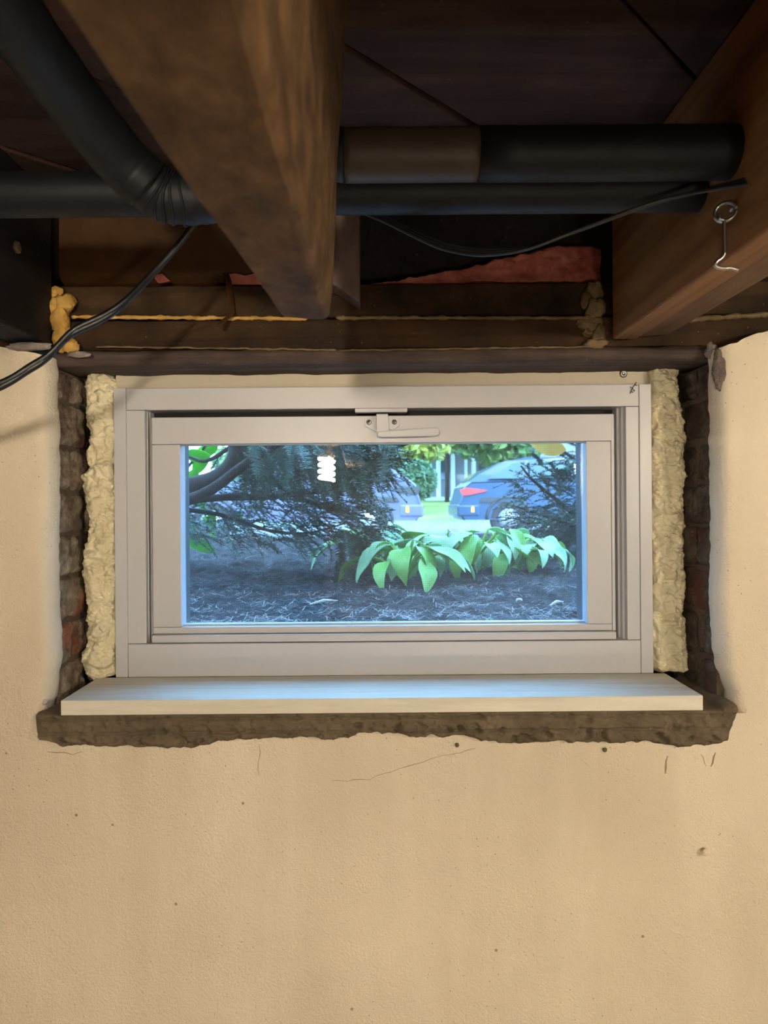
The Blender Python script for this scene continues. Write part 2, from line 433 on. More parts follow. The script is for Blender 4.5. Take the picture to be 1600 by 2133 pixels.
# ------------------------------------------------------------------ wall marks: hairline cracks, nail, crumbs
def ribbon(pts, wd, name, mat, parent=None, **t):
    pts = [Vector(p) for p in pts]; a = []; b = []
    for i, p in enumerate(pts):
        d = (pts[min(i+1, len(pts)-1)] - pts[max(i-1, 0)]).normalized(); n = Vector((-d.z, 0, d.x))*wd*(0.5 if i in (0, len(pts)-1) else RNG.uniform(0.5, 1.2))
        a.append(p+n); b.append(p-n)
    lo = [Vector((p.x, p.y+0.002, p.z)) for p in a]; lo2 = [Vector((p.x, p.y+0.002, p.z)) for p in b]
    return MB().grid([lo, a, b, lo2]).build(name, mat, parent, **t)
def crack(pix, wd):
    pts = []
    for (x0, y0), (x1, y1) in zip(pix, pix[1:]):
        n = max(2, int(math.hypot(x1-x0, y1-y0)/14))
        for k in range(n):
            t = k/n; pts.append(P(lerp(x0, x1, t)+RNG.uniform(-2, 2), lerp(y0, y1, t)+RNG.uniform(-2, 2), YW-0.0003))
    ribbon(pts, wd, 'crack', M['crack'], WALL)
crack([(690,1627), (770,1624), (815,1606), (860,1592), (900,1580), (960,1569), (1008,1556)], 0.0004)
crack([(541,1552), (540,1585), (537,1630)], 0.0005)
crack([(100,1565), (150,1570), (190,1558)], 0.0006)
crack([(1391,1575), (1388,1600), (1382,1620)], 0.0013)
crack([(1489,1566), (1486,1590), (1478,1604)], 0.0011)
crack([(1460,1570), (1468,1590), (1474,1600)], 0.0006)
nail = P(1465, 1770, YW)
MB().lathe([(0.0036, -0.004), (0.0036, 0.006), (0.0050, 0.0065), (0.0052, 0.0085), (0.0040, 0.0098), (0.001, 0.0100)], nail, 'Y', 16).build('painted_nail', M['wall'], None, True,
    label='cream painted nail head sticking out of the lower right wall', cat='nail')
for (px, py, r, lab) in ((1260, 1562, 0.0030, 'crumb of mortar stuck on the wall below the ledge'), (93, 1462, 0.0042, 'pale pebble on the mortar at the left end of the sill'),
                    (952, 1552, 0.0028, 'grey mortar scrap on the plaster below the middle of the ledge')):
    chunk('mortar_crumb' if px > 500 else 'pebble', P(px, py, 0.962 if px > 500 else 0.972), (r, r*0.7, r), M['mortar'] if px > 500 else M['stone'], px, label=lab, cat='crumb' if px > 500 else 'pebble')

# ------------------------------------------------------------------ mortar ledge
ZSB, ZST = -0.2785, -0.2585      # sill board bottom / top
def mortar_ledge():
    bot = [(62,1505),(66,1528),(80,1545),(100,1553),(130,1560),(165,1557),(200,1561),(260,1560),(320,1563),(400,1562),(425,1557),(450,1548),(500,1547),(540,1543),(580,1543),(612,1540),(650,1543),(690,1546),
           (725,1540),(745,1533),(765,1529),(800,1532),(830,1533),(850,1539),(880,1541),(895,1535),(915,1543),(940,1538),(965,1536),(985,1541),(1000,1549),(1040,1551),(1090,1555),(1130,1551),(1180,1550),(1230,1553),
           (1262,1551),(1300,1553),(1345,1549),(1370,1553),(1400,1560),(1440,1562),(1465,1557),(1500,1557),(1517,1549),(1519,1520),(1530,1503),(1543,1484)]
    mb = MB(); NC, NR = 420, 34
    front = []
    xs = [lerp(62, 1543, j/NC) for j in range(NC+1)]
    yf = 0.951
    zt = ZSB - 0.0012
    for i in range(NR+1):
        row = []
        for j, px in enumerate(xs):
            X = wx(px, yf)
            yb = interp(bot, px)
            zb = P(px, yb, yf).z + 0.0022*fr(X, 1, 1, 60)
            v = i/NR
            top = zt
            if px < 100: top = min(zt, P(px, interp([(62,1497),(70,1484),(85,1472),(100,1468)], px), yf).z)
            if px > 1505: top = min(zt+0.006, P(px, interp([(1505,1465),(1530,1470),(1543,1480)], px), yf).z)
            zb = min(zb, top-0.003)
            z = lerp(top, zb, v)
            prow = (ZSB - z)
            bulge = 0.007*fr(X, z, 4, 38) + 0.005*fr(X, z, 9, 110)
            rough = 0.4 + 1.6*max(0, v-0.45)
            groove = 0.0035*math.exp(-((prow-0.008)/0.0014)**2) + 0.004*math.exp(-((prow-0.0265)/0.0017)**2)
            ridge = max(0, abs(fr(X, z, 2, 55))-0.30)*0.035*rough
            edge = 0.011*max(0, (v-0.86)/0.14)**1.5
            endf = 0.012*max(0, 1-min(px-62, 1543-px)/22.0)**2
            Y = yf + groove + edge + ridge + endf + bulge*rough*-0.7 + (0.004 if i == 0 else 0)
            row.append((X, min(Y, YW-0.0015), z))
        front.append(row)
    rows = [[(p[0], YW+0.005, p[2]) for p in front[0]]] if False else []
    # top surface running back under the sill board
    top = []
    NB = 12
    for b in range(NB, 0, -1):
        u = b/NB
        Y = lerp(yf+0.002, 1.10, u)
        r = []
        for j, px in enumerate(xs):
            X = front[0][j][0]
            Xc = max(XJL-0.012-0.02*(1-u), min(XJR+0.012+0.02*(1-u), X))
            z = front[0][j][2] + 0.0025*fr(X, Y, 6, 45)*(1 if u > 0.1 else 0.3)
            z = min(z, ZSB-0.0008) if (-0.43 < X < 0.437) else z + 0.006*u + 0.004*max(0, fr(X, Y, 3, 30))
            r.append((lerp(X, Xc, min(1, u*3)), Y, z))
        top.append(r)
    last = [(p[0], YW+0.006, p[2]-0.001) for p in front[-1]]
    mb.grid(top + front + [last])
    for side in (0, -1):
        col = [r[side] for r in front]; mb.grid([col, [(p[0], YW+0.006, p[2]) for p in col]])
    return mb.build('mortar_ledge', M['mortar'], None, True, label='rough brown mortar bed troweled under the white window sill', cat='mortar')
mortar_ledge()

# ------------------------------------------------------------------ window sill board
YSF, YSB = 0.946, 1.072
box('window_sill', M['sill'], P(126, 1455, YSF).x, P(1465, 1446, YSF).x, YSF, YSB, ZSB, ZST, bevel=0.0012,
    label='white wood-grain sill board lying on the mortar under the window', cat='window sill')

# ------------------------------------------------------------------ window
WIN = empty('window_1', kind='structure', label='white vinyl basement awning window with latch and insect screen')
Y0 = 1.070                                   # front face of the outer frame
def wbox(name, px0, px1, py0, py1, ya, yb, mat='vinyl', parent=WIN, bevel=0.0012, **t):
    return box(name, M[mat], wx(px0, ya), wx(px1, ya), ya, yb, wz(py1, ya), wz(py0, ya), parent, bevel, **t)
ZWB = ZST + 0.0003
def fbox(name, px0, px1, py0, py1, ya, yb, **k): return wbox(name, px0, px1, py0, py1, ya, yb, **k)
# outer frame
for nm, a, b in (('frame_stile', 238, 263.4), ('frame_stile', 1333.6, 1359)):
    box(nm, M['vinyl'], wx(a, Y0), wx(b, Y0), Y0, 1.15, ZWB, wz(804, Y0), WIN, 0.0012)
box('frame_head', M['vinyl'], wx(264, Y0), wx(1333, Y0), Y0+0.0006, 1.15, wz(850, Y0), wz(804.5, Y0), WIN, 0.001)
box('frame_sill', M['vinyl'], wx(264, Y0), wx(1333, Y0), Y0+0.0006, 1.15, ZWB, wz(1338, Y0), WIN, 0.001)
for a, b in ((264.4, 303), (1305, 1332.4)):
    box('frame_stop', M['vinyl'], wx(a, Y0+.0025), wx(b, Y0+.0025), Y0+0.0025, 1.15, wz(1337.5, Y0), wz(850.5, Y0), WIN, 0.001)
# stepped channels behind the stops
for a, b, yy in ((301, 309, 1.083), (307, 314, 1.092), (1286, 1297, 1.092), (1295, 1307, 1.083)):
    box('frame_channel', M['vinyl'], wx(a, yy), wx(b, yy), yy, 1.15, wz(1345, yy), wz(846, yy), WIN, 0.0008)
box('frame_gasket', M['gasket'], wx(300, 1.11), wx(380, 1.11), 1.112, 1.15, wz(1340, 1.11), wz(846, 1.11), WIN)
box('frame_gasket', M['gasket'], wx(1215, 1.11), wx(1300, 1.11), 1.112, 1.15, wz(1340, 1.11), wz(846, 1.11), WIN)
box('frame_gasket', M['gasket'], wx(380.5, 1.11), wx(1214.5, 1.11), 1.112, 1.15, wz(915, 1.11), wz(846, 1.11), WIN)
# sash
YS = 1.080
SASH = empty('sash'); SASH.parent = WIN
sb = lambda nm, a, b, c, d, ya=YS, yb=1.108, mt='vinyl', bv=0.001: wbox(nm, a, b, c, d, ya, yb, mt, SASH, bv)
sb('sash_top_rail', 317, 1276, 866, 922)
sb('sash_stile', 317, 376, 922.6, 1303); sb('sash_stile', 1222, 1273.5, 922.6, 1303)
sb('sash_bead', 314.5, 316.6, 868, 1318, YS+.002); sb('sash_bead', 1274.2, 1281, 866, 1318, YS+.003)
sb('sash_bottom_rail', 317, 1273.5, 1303.4, 1317, YS+.001)
sb('sash_ledge', 314, 1282, 1320, 1335.5, YS-.008, 1.10)
# glazing spacer
YG = 1.094
for a, b, c, d in ((376, 381, 922, 1301), (1217, 1222, 922, 1301), (381, 1217, 922, 925), (381, 1217, 1297, 1301.5)):
    wbox('glazing_strip', a, b, c, d, YG, 1.107, 'spacer', SASH, 0.0)
MB().box(wx(378, 1.097), wx(1220, 1.097), 1.0965, 1.0975, wz(1300, 1.097), wz(923, 1.097)).build('glass_pane', M['glass'], SASH, label='clear glass pane reflecting the basement lamp')
# insect screen wires
def screen():
    mb = MB(); x0, x1, z0, z1, y = wx(372, 1.122), wx(1226, 1.122), wz(1306, 1.122), wz(912, 1.122), 1.122
    p, r = 0.00155, 0.000135
    x = x0
    while x < x1: mb.box(x-r, x+r, y-r, y+r, z0, z1); x += p
    z = z0
    while z < z1: mb.box(x0, x1, y-r, y+r, z-r, z+r); z += p
    return mb.build('insect_screen', M['mesh'], WIN, kind='stuff', label='fine grey insect screen behind the glass')
screen()
box('screen_frame', M['spacer'], wx(366, 1.122), wx(377, 1.122), 1.116, 1.128, wz(1310, 1.122), wz(912, 1.122), WIN)
box('screen_frame', M['spacer'], wx(1221, 1.122), wx(1232, 1.122), 1.116, 1.128, wz(1310, 1.122), wz(912, 1.122), WIN)
box('screen_frame', M['spacer'], wx(377.5, 1.122), wx(1220.5, 1.122), 1.116, 1.128, wz(1310, 1.122), wz(1301, 1.122), WIN)
# latch
LAT = empty('latch', label='white cam latch with lever and two screws'); LAT.parent = WIN
yl = YS - 0.0005
def poly(pix, Y): return [(wx(a, Y), Y, wz(b, Y)) for a, b in pix]
MB().prism(poly([(760,872),(834,872),(834,887),(822,895),(812,895),(800,900),(785,900),(762,888)], yl-0.0025), (0, 0.0025, 0)).build('latch_plate', M['vinyl'], LAT, bevel=0.0006)
MB().prism(poly([(785,862),(810,862),(813,908),(785,908)], yl-0.010), (0, 0.009, 0)).build('latch_body', M['vinyl'], LAT, bevel=0.0012)
MB().prism(poly([(787,899),(810,897),(905,891),(914,892),(918,898),(916,906),(908,909),(797,911),(787,909)], yl-0.016), (0, 0.0055, 0)).build('latch_lever', M['vinyl'], LAT, bevel=0.0014)
MB().prism(poly([(785,898),(813,898),(813,908),(785,908)], yl-0.0105), (0, 0.0005, 0)).build('latch_pivot', M['vinyl'], LAT)
box('latch_keeper', M['vinyl'], wx(741, 1.072), wx(850, 1.072), 1.0715, 1.09, wz(858.5, 1.072), wz(850.5, 1.072), LAT, 0.0008)
for px in (770, 823):
    s_ = MB().lathe([(0.0040, 0), (0.0040, 0.0008), (0.0030, 0.0018), (0.0004, 0.0021)], (wx(px, yl-.0028), yl-0.0024, wz(880, yl)), 'Y', 16).build('screw', M['steel'], LAT, True)
    c = (wx(px, yl-.0028), yl-0.0024-0.0021, wz(880, yl)); q = MB()
    q.box(c[0]-0.0022, c[0]+0.0022, c[1]-0.0001, c[1]+0.0006, c[2]-0.0004, c[2]+0.0004).box(c[0]-0.0004, c[0]+0.0004, c[1]-0.0001, c[1]+0.0006, c[2]-0.0022, c[2]+0.0022)
    q.build('screw_slot', M['gasket'], s_)
# filler strip above the frame and blocking behind the foam
box('head_filler', M['filler'], wx(243, 1.082), wx(1362, 1.082), 1.082, 1.10, wz(804, Y0)-0.02, wz(777, 1.082), WIN, 0.0008)
MB().lathe([(0.0062, 0), (0.0062, 0.0006), (0.0045, 0.0022), (0.0028, 0.0026), (0.0026, 0.0018), (0.0006, 0.0018)], P(1299, 777, 1.081) + Vector((0, 0.001, -0.001)), 'Y', 18).build('screw', M['steel'], WIN, True, label='round head screw on the filler strip')
for a, b in ((XJL-0.006, wx(238, 1.12)), (wx(1359, 1.12), XJR+0.006)):
    box('side_blocking', M['gasket'], a, b, 1.125, 1.16, ZS, 0.20, WIN)
box('head_light_block', M['gasket'], XJL-0.058, XJR+0.058, 1.103, 1.16, wz(806, 1.12), 0.2455, WIN)  # unseen; widened and raised to stop daylight leaking in above the frame
box('sill_blocking', M['gasket'], XJL-0.006, XJR+0.006, 1.125, 1.16, ZS, ZST+0.02, WIN)

# dead rootlet on the frame's upper right corner
tw = MB()
for path in ([(1313,820),(1318,808),(1322,802),(1326,796)], [(1318,808),(1321,815),(1322,812)], [(1322,802),(1328,803)], [(1315,815),(1319,818)], [(1318,808),(1312,806)]):
    tw.tube(catmull([P(a, b, 1.0685) for a, b in path], 4), 0.0005, 5)
tw.build('dead_rootlet', M['cord'], None, label='tiny dark dead rootlet stuck to the top right of the window frame', cat='rootlet')

# ------------------------------------------------------------------ spray foam either side
def foam_strip(left, right, ztop, zbot, seed, label):
    NZ, NA = 420, 96; rows = []
    for i in range(NZ+1):
        t = i/NZ; py = lerp(ztop, zbot, t)
        a, b = interp(left, py), interp(right, py)
        cap = min(1.0, math.sqrt(max(0, 1-(1-min(1, t/0.035))**2)) if t < 0.035 else 1.0) * (math.sqrt(max(0, 1-(1-min(1, (1-t)/0.02))**2)) if t > 0.98 else 1.0)
        Yc = 1.094
        xa, xb = wx(a, 1.075), wx(b, 1.075); xc, hw = (xa+xb)/2, (xb-xa)/2
        z = wz(py, 1.075)
        row = []
        for k in range(NA):
            an = 2*math.pi*k/NA; ca, sa = math.cos(an), math.sin(an)
            sx = math.copysign(abs(ca)**0.8, ca); sy = math.copysign(abs(sa)**0.7, sa)
            x, y = xc + hw*sx*max(0.15, cap), Yc + 0.028*sy*max(0.2, cap)
            lum = 0.0050*abs(fr(x+seed, y, z, 26, 3)) + 0.0042*fr(x+seed, y*1.2, z, 75, 3) + 0.0030*abs(fr(x, y+seed, z, 170, 3))
            row.append((x + ca*lum*0.7, y + sa*lum*1.4, z + 0.005*fr(x, y, z+seed, 50, 3)))
        rows.append(row)
    mb = MB().grid(rows, True); n = len(mb.v)
    mb.f.append(tuple(range(NA))); mb.f.append(tuple(range(n-NA, n)))
    return mb.build('spray_foam', M['foam'], None, True, label=label, cat='spray foam', group='cream spray foam beside the window')
foam_strip([(762,192),(775,184),(800,178),(840,182),(870,180),(900,188),(940,182),(970,186),(990,170),(1010,172),(1040,182),(1070,186),(1100,184),(1120,180),(1150,174),(1200,172),(1250,176),(1300,180),(1345,176),(1355,167),(1380,168),(1412,180)],
           [(762,222),(775,228),(790,242),(806,247),(815,240),(1412,241)], 762, 1409, 2.3, 'lumpy cream spray foam filling the left gap beside the window')
foam_strip([(756,1364),(775,1358),(1405,1356)],
           [(756,1420),(765,1428),(775,1420),(790,1414),(830,1420),(870,1422),(915,1430),(950,1424),(1000,1427),(1060,1424),(1100,1428),(1150,1422),(1200,1426),(1260,1422),(1320,1426),(1360,1432),(1380,1438),(1402,1430)], 754, 1404, 8.1, 'lumpy cream spray foam filling the right gap beside the window')

# ------------------------------------------------------------------ framing above the window
def slab(name, mat, x0, x1, y0, y1, z0, z1, amp=0.002, seed=0, nx=120, parent=None, smooth=True, rnd=0.0, **t):
    """long board along X with a slightly uneven, rounded front"""
    prof = []
    K = 6
    prof.append((y1, z0))
    for k in range(K+1):
        a = k/K*math.pi/2; prof.append((y0 + rnd*(1-math.sin(a)), z0 + rnd*(1-math.cos(a))))
    for k in range(1, 5): prof.append((y0, lerp(z0+rnd, z1-rnd, k/5)))
    for k in range(K+1):
        a = k/K*math.pi/2; prof.append((y0 + rnd*(1-math.cos(a)), z1 - rnd*(1-math.sin(a))))
    prof.append((y1, z1))
    rows = []
    for j in range(nx+1):
        x = lerp(x0, x1, j/nx)
        rows.append([(x, y + amp*fr(x, y+seed, z, 30) if y < y1 else y, z + amp*0.8*fr(x+5, y, z+seed, 22)) for y, z in prof])
    mb = MB().grid(rows); K2 = len(prof); n = len(mb.v)
    mb.f.append(tuple(range(K2))); mb.f.append(tuple(range(n-K2, n))); mb.grid([[r[0] for r in rows], [r[-1] for r in rows]])
    return mb.build(name, mat, parent, smooth, **t)
zP0, zP1 = wz(756, 1.0), wz(724, 1.0)
slab('sill_plate', M['plate'], XJL-0.02, XJR+0.03, 1.0, 1.098, zP0, zP1, 0.0025, 1, rnd=0.008, label='weathered grey-brown sill plate across the top of the window opening', cat='beam')
slab('rim_board', M['rim'], -0.63, 0.9, 1.008, 1.06, zP1+0.0005, wz(664, 1.008), 0.0015, 2, rnd=0.002, label='lower old rim board just above the sill plate', cat='board')
slab('rim_board', M['rim2'], -0.63, 0.9, 1.014, 1.065, wz(660, 1.014), wz(592, 1.014), 0.002, 3, rnd=0.002, label='upper stained rim board above the yellow foam line', cat='board')
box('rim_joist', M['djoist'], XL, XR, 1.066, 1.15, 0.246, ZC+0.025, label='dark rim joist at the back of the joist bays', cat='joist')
# foam beads along the joint
def bead(px0, px1, py0, py1, r, seed, label, mat='ofoam', Y=1.006):
    pts, rs = [], []
    n = int((px1-px0)/5)
    for i in range(n+1):
        t = i/n; p = P(lerp(px0, px1, t), lerp(py0, py1, t), Y); p.z += 0.0012*fr(p.x, seed, 0, 50); pts.append(p)
        rs.append(max(0.0012, r*(1 + 0.7*fr(p.x, seed, 3, 70)))*(0.5 if i in (0, n) else 1))
    MB().tube(pts, rs, 8).build('foam_bead', M[mat], None, True, label=label, cat='spray foam', group='foam beads along the rim board joint')
bead(150, 640, 660, 664, 0.0028, 1, 'yellow foam bead along the rim joint left of the near beam')
bead(700, 1236, 662, 662, 0.0027, 5, 'tan foam bead along the rim joint right of the near beam', 'tfoam')
bead(1400, 1600, 668, 655, 0.0040, 8, 'tan foam bead along the rim joint right of the orange joist', 'tfoam')
bead(200, 700, 722, 729, 0.0014, 11, 'thin crumbly foam line on the sill plate left of the near beam', 'tfoam', 0.999)
bead(705, 1250, 730, 722, 0.0014, 12, 'thin crumbly foam line on the sill plate right of the near beam', 'tfoam', 0.999)
def blob(name, parts, mat, label, seed):
    mb_rows = None; bm = bmesh.new()
    for (px, py, Y, r) in parts:
        c = P(px, py, Y); res = bmesh.ops.create_icosphere(bm, subdivisions=3, radius=1.0)
        for v in res['verts']:
            d = 1 + 0.4*fr(v.co.x+seed+px, v.co.y, v.co.z, 1.5); v.co = Vector((v.co.x*r[0], v.co.y*r[1], v.co.z*r[2]))*d + c
    me = bpy.data.meshes.new(name); bm.to_mesh(me); bm.free(); me.materials.append(M[mat]); me.polygons.foreach_set('use_smooth', [True]*len(me.polygons))
    return finish(bpy.data.objects.new(name, me), label=label, cat='spray foam')
blob('foam_blob', [(122,640,1.004,(.013,.012,.018)), (126,670,1.0,(.014,.012,.022)), (138,632,1.0,(.013,.010,.013)), (118,612,1.006,(.009,.008,.010)), (128,700,0.996,(.012,.010,.020)), (146,722,0.992,(.011,.008,.010))], 'ofoam',
     'glossy amber foam blob in the corner beside the dark left joist', 1)
blob('foam_blob', [(1240,645,1.006,(.013,.005,.018)), (1230,672,1.006,(.017,.005,.012)), (1247,698,1.004,(.010,.005,.018)), (1226,690,1.006,(.009,.004,.008)), (1238,606,1.012,(.012,.005,.014)), (1222,625,1.012,(.008,.004,.016)), (1240,716,1.000,(.016,.004,.007))], 'tfoam',
     'tan foam smear in the corner beside the orange joist', 6)
# insulation
def batt(name, px0, px1, topf, py1, Y, depth, mat, amp, sc_, label, seed):
    NX, NZ = 90, 26; rows = []
    for i in range(NZ+1):
        row = []
        for j in range(NX+1):
            px = lerp(px0, px1, j/NX); py = lerp(topf(px), py1, i/NZ)
            p = P(px, py, Y); e = min(i/NZ, 1-i/NZ)
            p.y += -amp*fr(p.x+seed, p.z, 1, sc_) + 0.02*(max(0, 0.15-e)/0.15)**2
            row.append(p)
        rows.append(row)
    back = lambda r: [Vector((p.x, Y+depth, p.z)) for p in r]
    mb = MB().grid([back(rows[0])] + rows + [back(rows[-1])])
    for s_ in (0, -1): c = [r[s_] for r in rows]; mb.grid([c, [Vector((p.x, Y+depth, p.z)) for p in c]])
    mb.grid([back(rows[0]), back(rows[-1])])
    return mb.build(name, M[mat], None, True, label=label, cat='insulation')
batt('insulation_batt', 768, 1252, lambda x: interp([(768,590),(830,583),(870,572),(950,556),(1010,540),(1100,518),(1160,504),(1215,500),(1252,508)], x) + 4*fr(x, 0, 0, .05), 597, 1.03, 0.03, 'pink', 0.010, 22, 'strip of pink fibreglass insulation lying on the rim board', 2)
batt('insulation_batt', 124, 640, lambda x: 418, 590, 1.028, 0.034, 'paper', 0.004, 7, 'brown paper-faced insulation between the dark joist and the near beam', 4)
MB().prism([P(*q, 1.020) for q in ((474,572),(490,569),(510,574),(540,568),(560,592),(480,592),(476,580))], (0, 0.004, 0)).build('insulation_tuft', M['pink'], None, label='pink insulation showing through a tear in the brown paper', cat='insulation')
MB().prism([P(*q, 1.020) for q in ((325,572),(338,570),(355,586),(330,590),(322,580))], (0, 0.004, 0)).build('insulation_tuft', M['pink'], None, label='small pink insulation tuft behind the black cord', cat='insulation')
tear = catmull([P(470,570,1.018), P(476,590,1.006), P(479,625,1.000), P(482,652,0.994), P(470,664,0.985), P(458,676,0.975), P(462,682,0.978)], 6)
MB().grid([[p + Vector((-0.004, 0, 0)) for p in tear], [p + Vector((0.004, 0.003, 0.001)) for p in tear], [p + Vector((0.004, 0.0045, 0.001)) for p in tear], [p + Vector((-0.004, 0.0015, 0)) for p in tear], [p + Vector((-0.004, 0, 0)) for p in tear]]).build('paper_strip', M['paper'], None, True,
    label='torn brown paper strip curling down over the rim boards', cat='paper')

chunk('wood_splinter', P(36, 515, 0.90), (0.004, 0.006, 0.008), M['tfoam'], 31, label='pale splinter stuck on the dark left joist', cat='splinter')
# ------------------------------------------------------------------ joists and beams
def joist(name, mat, pts_far, yfar, ynear, label, bevel=0.003):
    a = [Vector((x, yfar, z)) for x, z in pts_far]; b = [Vector((x, ynear, z)) for x, z in pts_far]
    rows = [[p.lerp(q, i/40) + Vector((0.0008*fr(k, i*.2, 1), 0, 0.0008*fr(i*.2, k, 2))) for k, (p, q) in enumerate(zip(a, b))] for i in range(41)]
    mb = MB().grid(rows, True); mb.f += [tuple(range(4)), tuple(range(len(mb.v)-4, len(mb.v)))]
    return mb.build(name, mat, None, bevel=bevel, label=label, cat='joist')
zj = wz(711, 1.0)
xj = wx(1279, 1.0)
ZT = ZC - 0.001
joist('floor_joist', M['joist'], [(xj, zj), (xj+0.034, zj), (xj+0.034, ZT), (xj, ZT)], 1.001, -0.9, 'orange-brown wooden floor joist on the right holding a metal hook')
joist('floor_joist', M['sister'], [(xj+0.036, zj+0.003), (xj+0.080, zj+0.006), (xj+0.080, ZT), (xj+0.036, ZT)], 1.001, -0.9, 'weathered brown joist fastened to the right side of the orange joist')
xd = wx(112, 1.0)
joist('floor_joist', M['djoist'], [(xd-0.05, wz(733, 1.0)+0.012), (xd, wz(733, 1.0)+0.012), (xd, ZT), (xd-0.05, ZT)], 1.001, -0.9, 'near-black old floor joist at the far left above the wall')
# short joist stub behind the near beam
MB().prism([P(x, y, 0.962) for x, y in ((660,400),(749,400),(749,629),(703,597),(660,580))], (0, 0.045, 0)).build('joist_stub', M['gjoist'], None, bevel=0.002, label='greyish old joist end with slanted tip behind the near beam', cat='joist')
# big near beam
def near_beam():
    far = [P(583, 660, 0.62), P(689, 665, 0.62), P(722, 2, 0.62), P(600, 2, 0.62)]
    far[2].z = far[3].z = ZT
    zb = (far[0].z + far[1].z)/2
    yn = -1.25
    near = [Vector((-0.150, yn, zb)), Vector((far[1].x, yn, zb)), Vector((far[1].x+0.011, yn, ZT)), Vector((-0.13, yn, ZT))]
    kink = [Vector((-0.107, 0.23, zb)), far[1]+Vector((0, -0.39, 0)), far[2]+Vector((0, -0.39, 0)), Vector((-0.105, 0.23, ZT))]
    rows = []
    N = 90
    K = 10
    for i in range(N+1):
        c = [f.lerp(k_, i/30) if i <= 30 else k_.lerp(n_, (i-30)/60) for f, k_, n_ in zip(far, kink, near)]
        ring = []
        for e in range(4):
            for k in range(K): ring.append(c[e].lerp(c[(e+1) % 4], k/K))
        ring = [p + Vector((0.0016*fr(p.x*3, p.y, p.z*3, 9), 0, 0.0016*fr(p.x*2, p.y+4, p.z*2, 11))) for p in ring]
        # soften the worn lower arrises
        for idx in (0, K):
            ctr = (c[0]+c[1]+c[2]+c[3])/4; ring[idx] = ring[idx].lerp(ctr, 0.03)
        rows.append(ring)
    mb = MB().grid(rows, True); n = len(mb.v); k4 = 4*K
    mb.f += [tuple(range(k4)), tuple(range(n-k4, n))]
    return mb.build('ceiling_beam', M['beam'], None, bevel=0.004, label='rough tan wooden beam running overhead towards the window, nearest the viewer', cat='beam')
near_beam()

# ------------------------------------------------------------------ pipes
def pipe_thing(name, label): return empty(name, label=label, cat='pipe')
p1 = pipe_thing('insulated_pipe', 'straight black foam-covered pipe running along the wall, the farther and lower one')
yl_, rl = 0.728, 0.0222
pc = wz(400, yl_)
ring = []
def wavy(path, r, seg, amp, fq, seed, name, mat, parent, dents=0.0):
    rs = [r*(1 + amp*fr(i*fq, seed, 0)) for i in range(len(path))]
    mb = MB().tube(path, rs, seg)
    if dents:
        c = [Vector(p) for p in path]
        nv = []
        for idx, v in enumerate(mb.v):
            p = Vector(v); k = idx//seg; q = c[min(k, len(c)-1)]
            nv.append(tuple(q + (p-q)*(1 + dents*fr(p.x*2+seed, p.y*2, p.z*2, 30))))
        mb.v = nv
    return mb.build(name, mat, parent, True)
wavy([(lerp(-1.6, 1.6, i/120), yl_, pc) for i in range(121)], rl, 28, 0.012, 0.3, 4, 'foam_sleeve', M['pipe'], p1)
p2 = pipe_thing('insulated_pipe', 'black foam-covered pipe crossing from upper left and bending along the wall, with a tan section')
yu, ru = 0.662, 0.0239
zu = wz(323.5, yu)
diag = catmull([P(-250, -330, 0.377), P(-60, -90, 0.471), P(50, 70, 0.527), P(150, 205, 0.587), P(250, 330, 0.638), P(305, 385, 0.655)], 14)
wavy(diag, 0.0247, 28, 0.03, 0.35, 3, 'foam_sleeve', M['pipe'], p2, 0.02)
elbow = catmull([P(295, 372, 0.653), P(330, 402, 0.661), P(375, 414, 0.665), P(440, 408, 0.666), P(560, 370, 0.665), Vector((wx(680, yu), yu, zu)), Vector((wx(724, yu), yu, zu))], 10)
wavy(elbow, 0.0233, 28, 0.05, 0.6, 9, 'elbow_sleeve', M['pipe'], p2, 0.05)
# fold wrinkles on the elbow
for k, t in enumerate((4, 9, 12, 15, 18, 22)):
    c = elbow[t]; d = (elbow[t+1]-elbow[t-1]).normalized(); u = d.orthogonal().normalized(); v = d.cross(u)
    MB().tube([c + (u*math.cos(a)+v*math.sin(a))*0.0236 + d*0.0014*math.sin(3*a+k) for a in [2*math.pi*j/40 for j in range(41)]], 0.0013, 5).build('wrinkle', M['pipe'], p2, True)
MB().tube([(lerp(wx(724, yu), wx(1000, yu), i/20), yu, zu) for i in range(21)], ru*1.0, 32).build('tan_sleeve', M['tape'], p2, True, label='tan section of pipe sleeve')
MB().tube([(lerp(wx(1000.5, yu), 1.6, i/40), yu, zu) for i in range(41)], ru*1.015, 32).build('foam_sleeve', M['pipe'], p2, True)

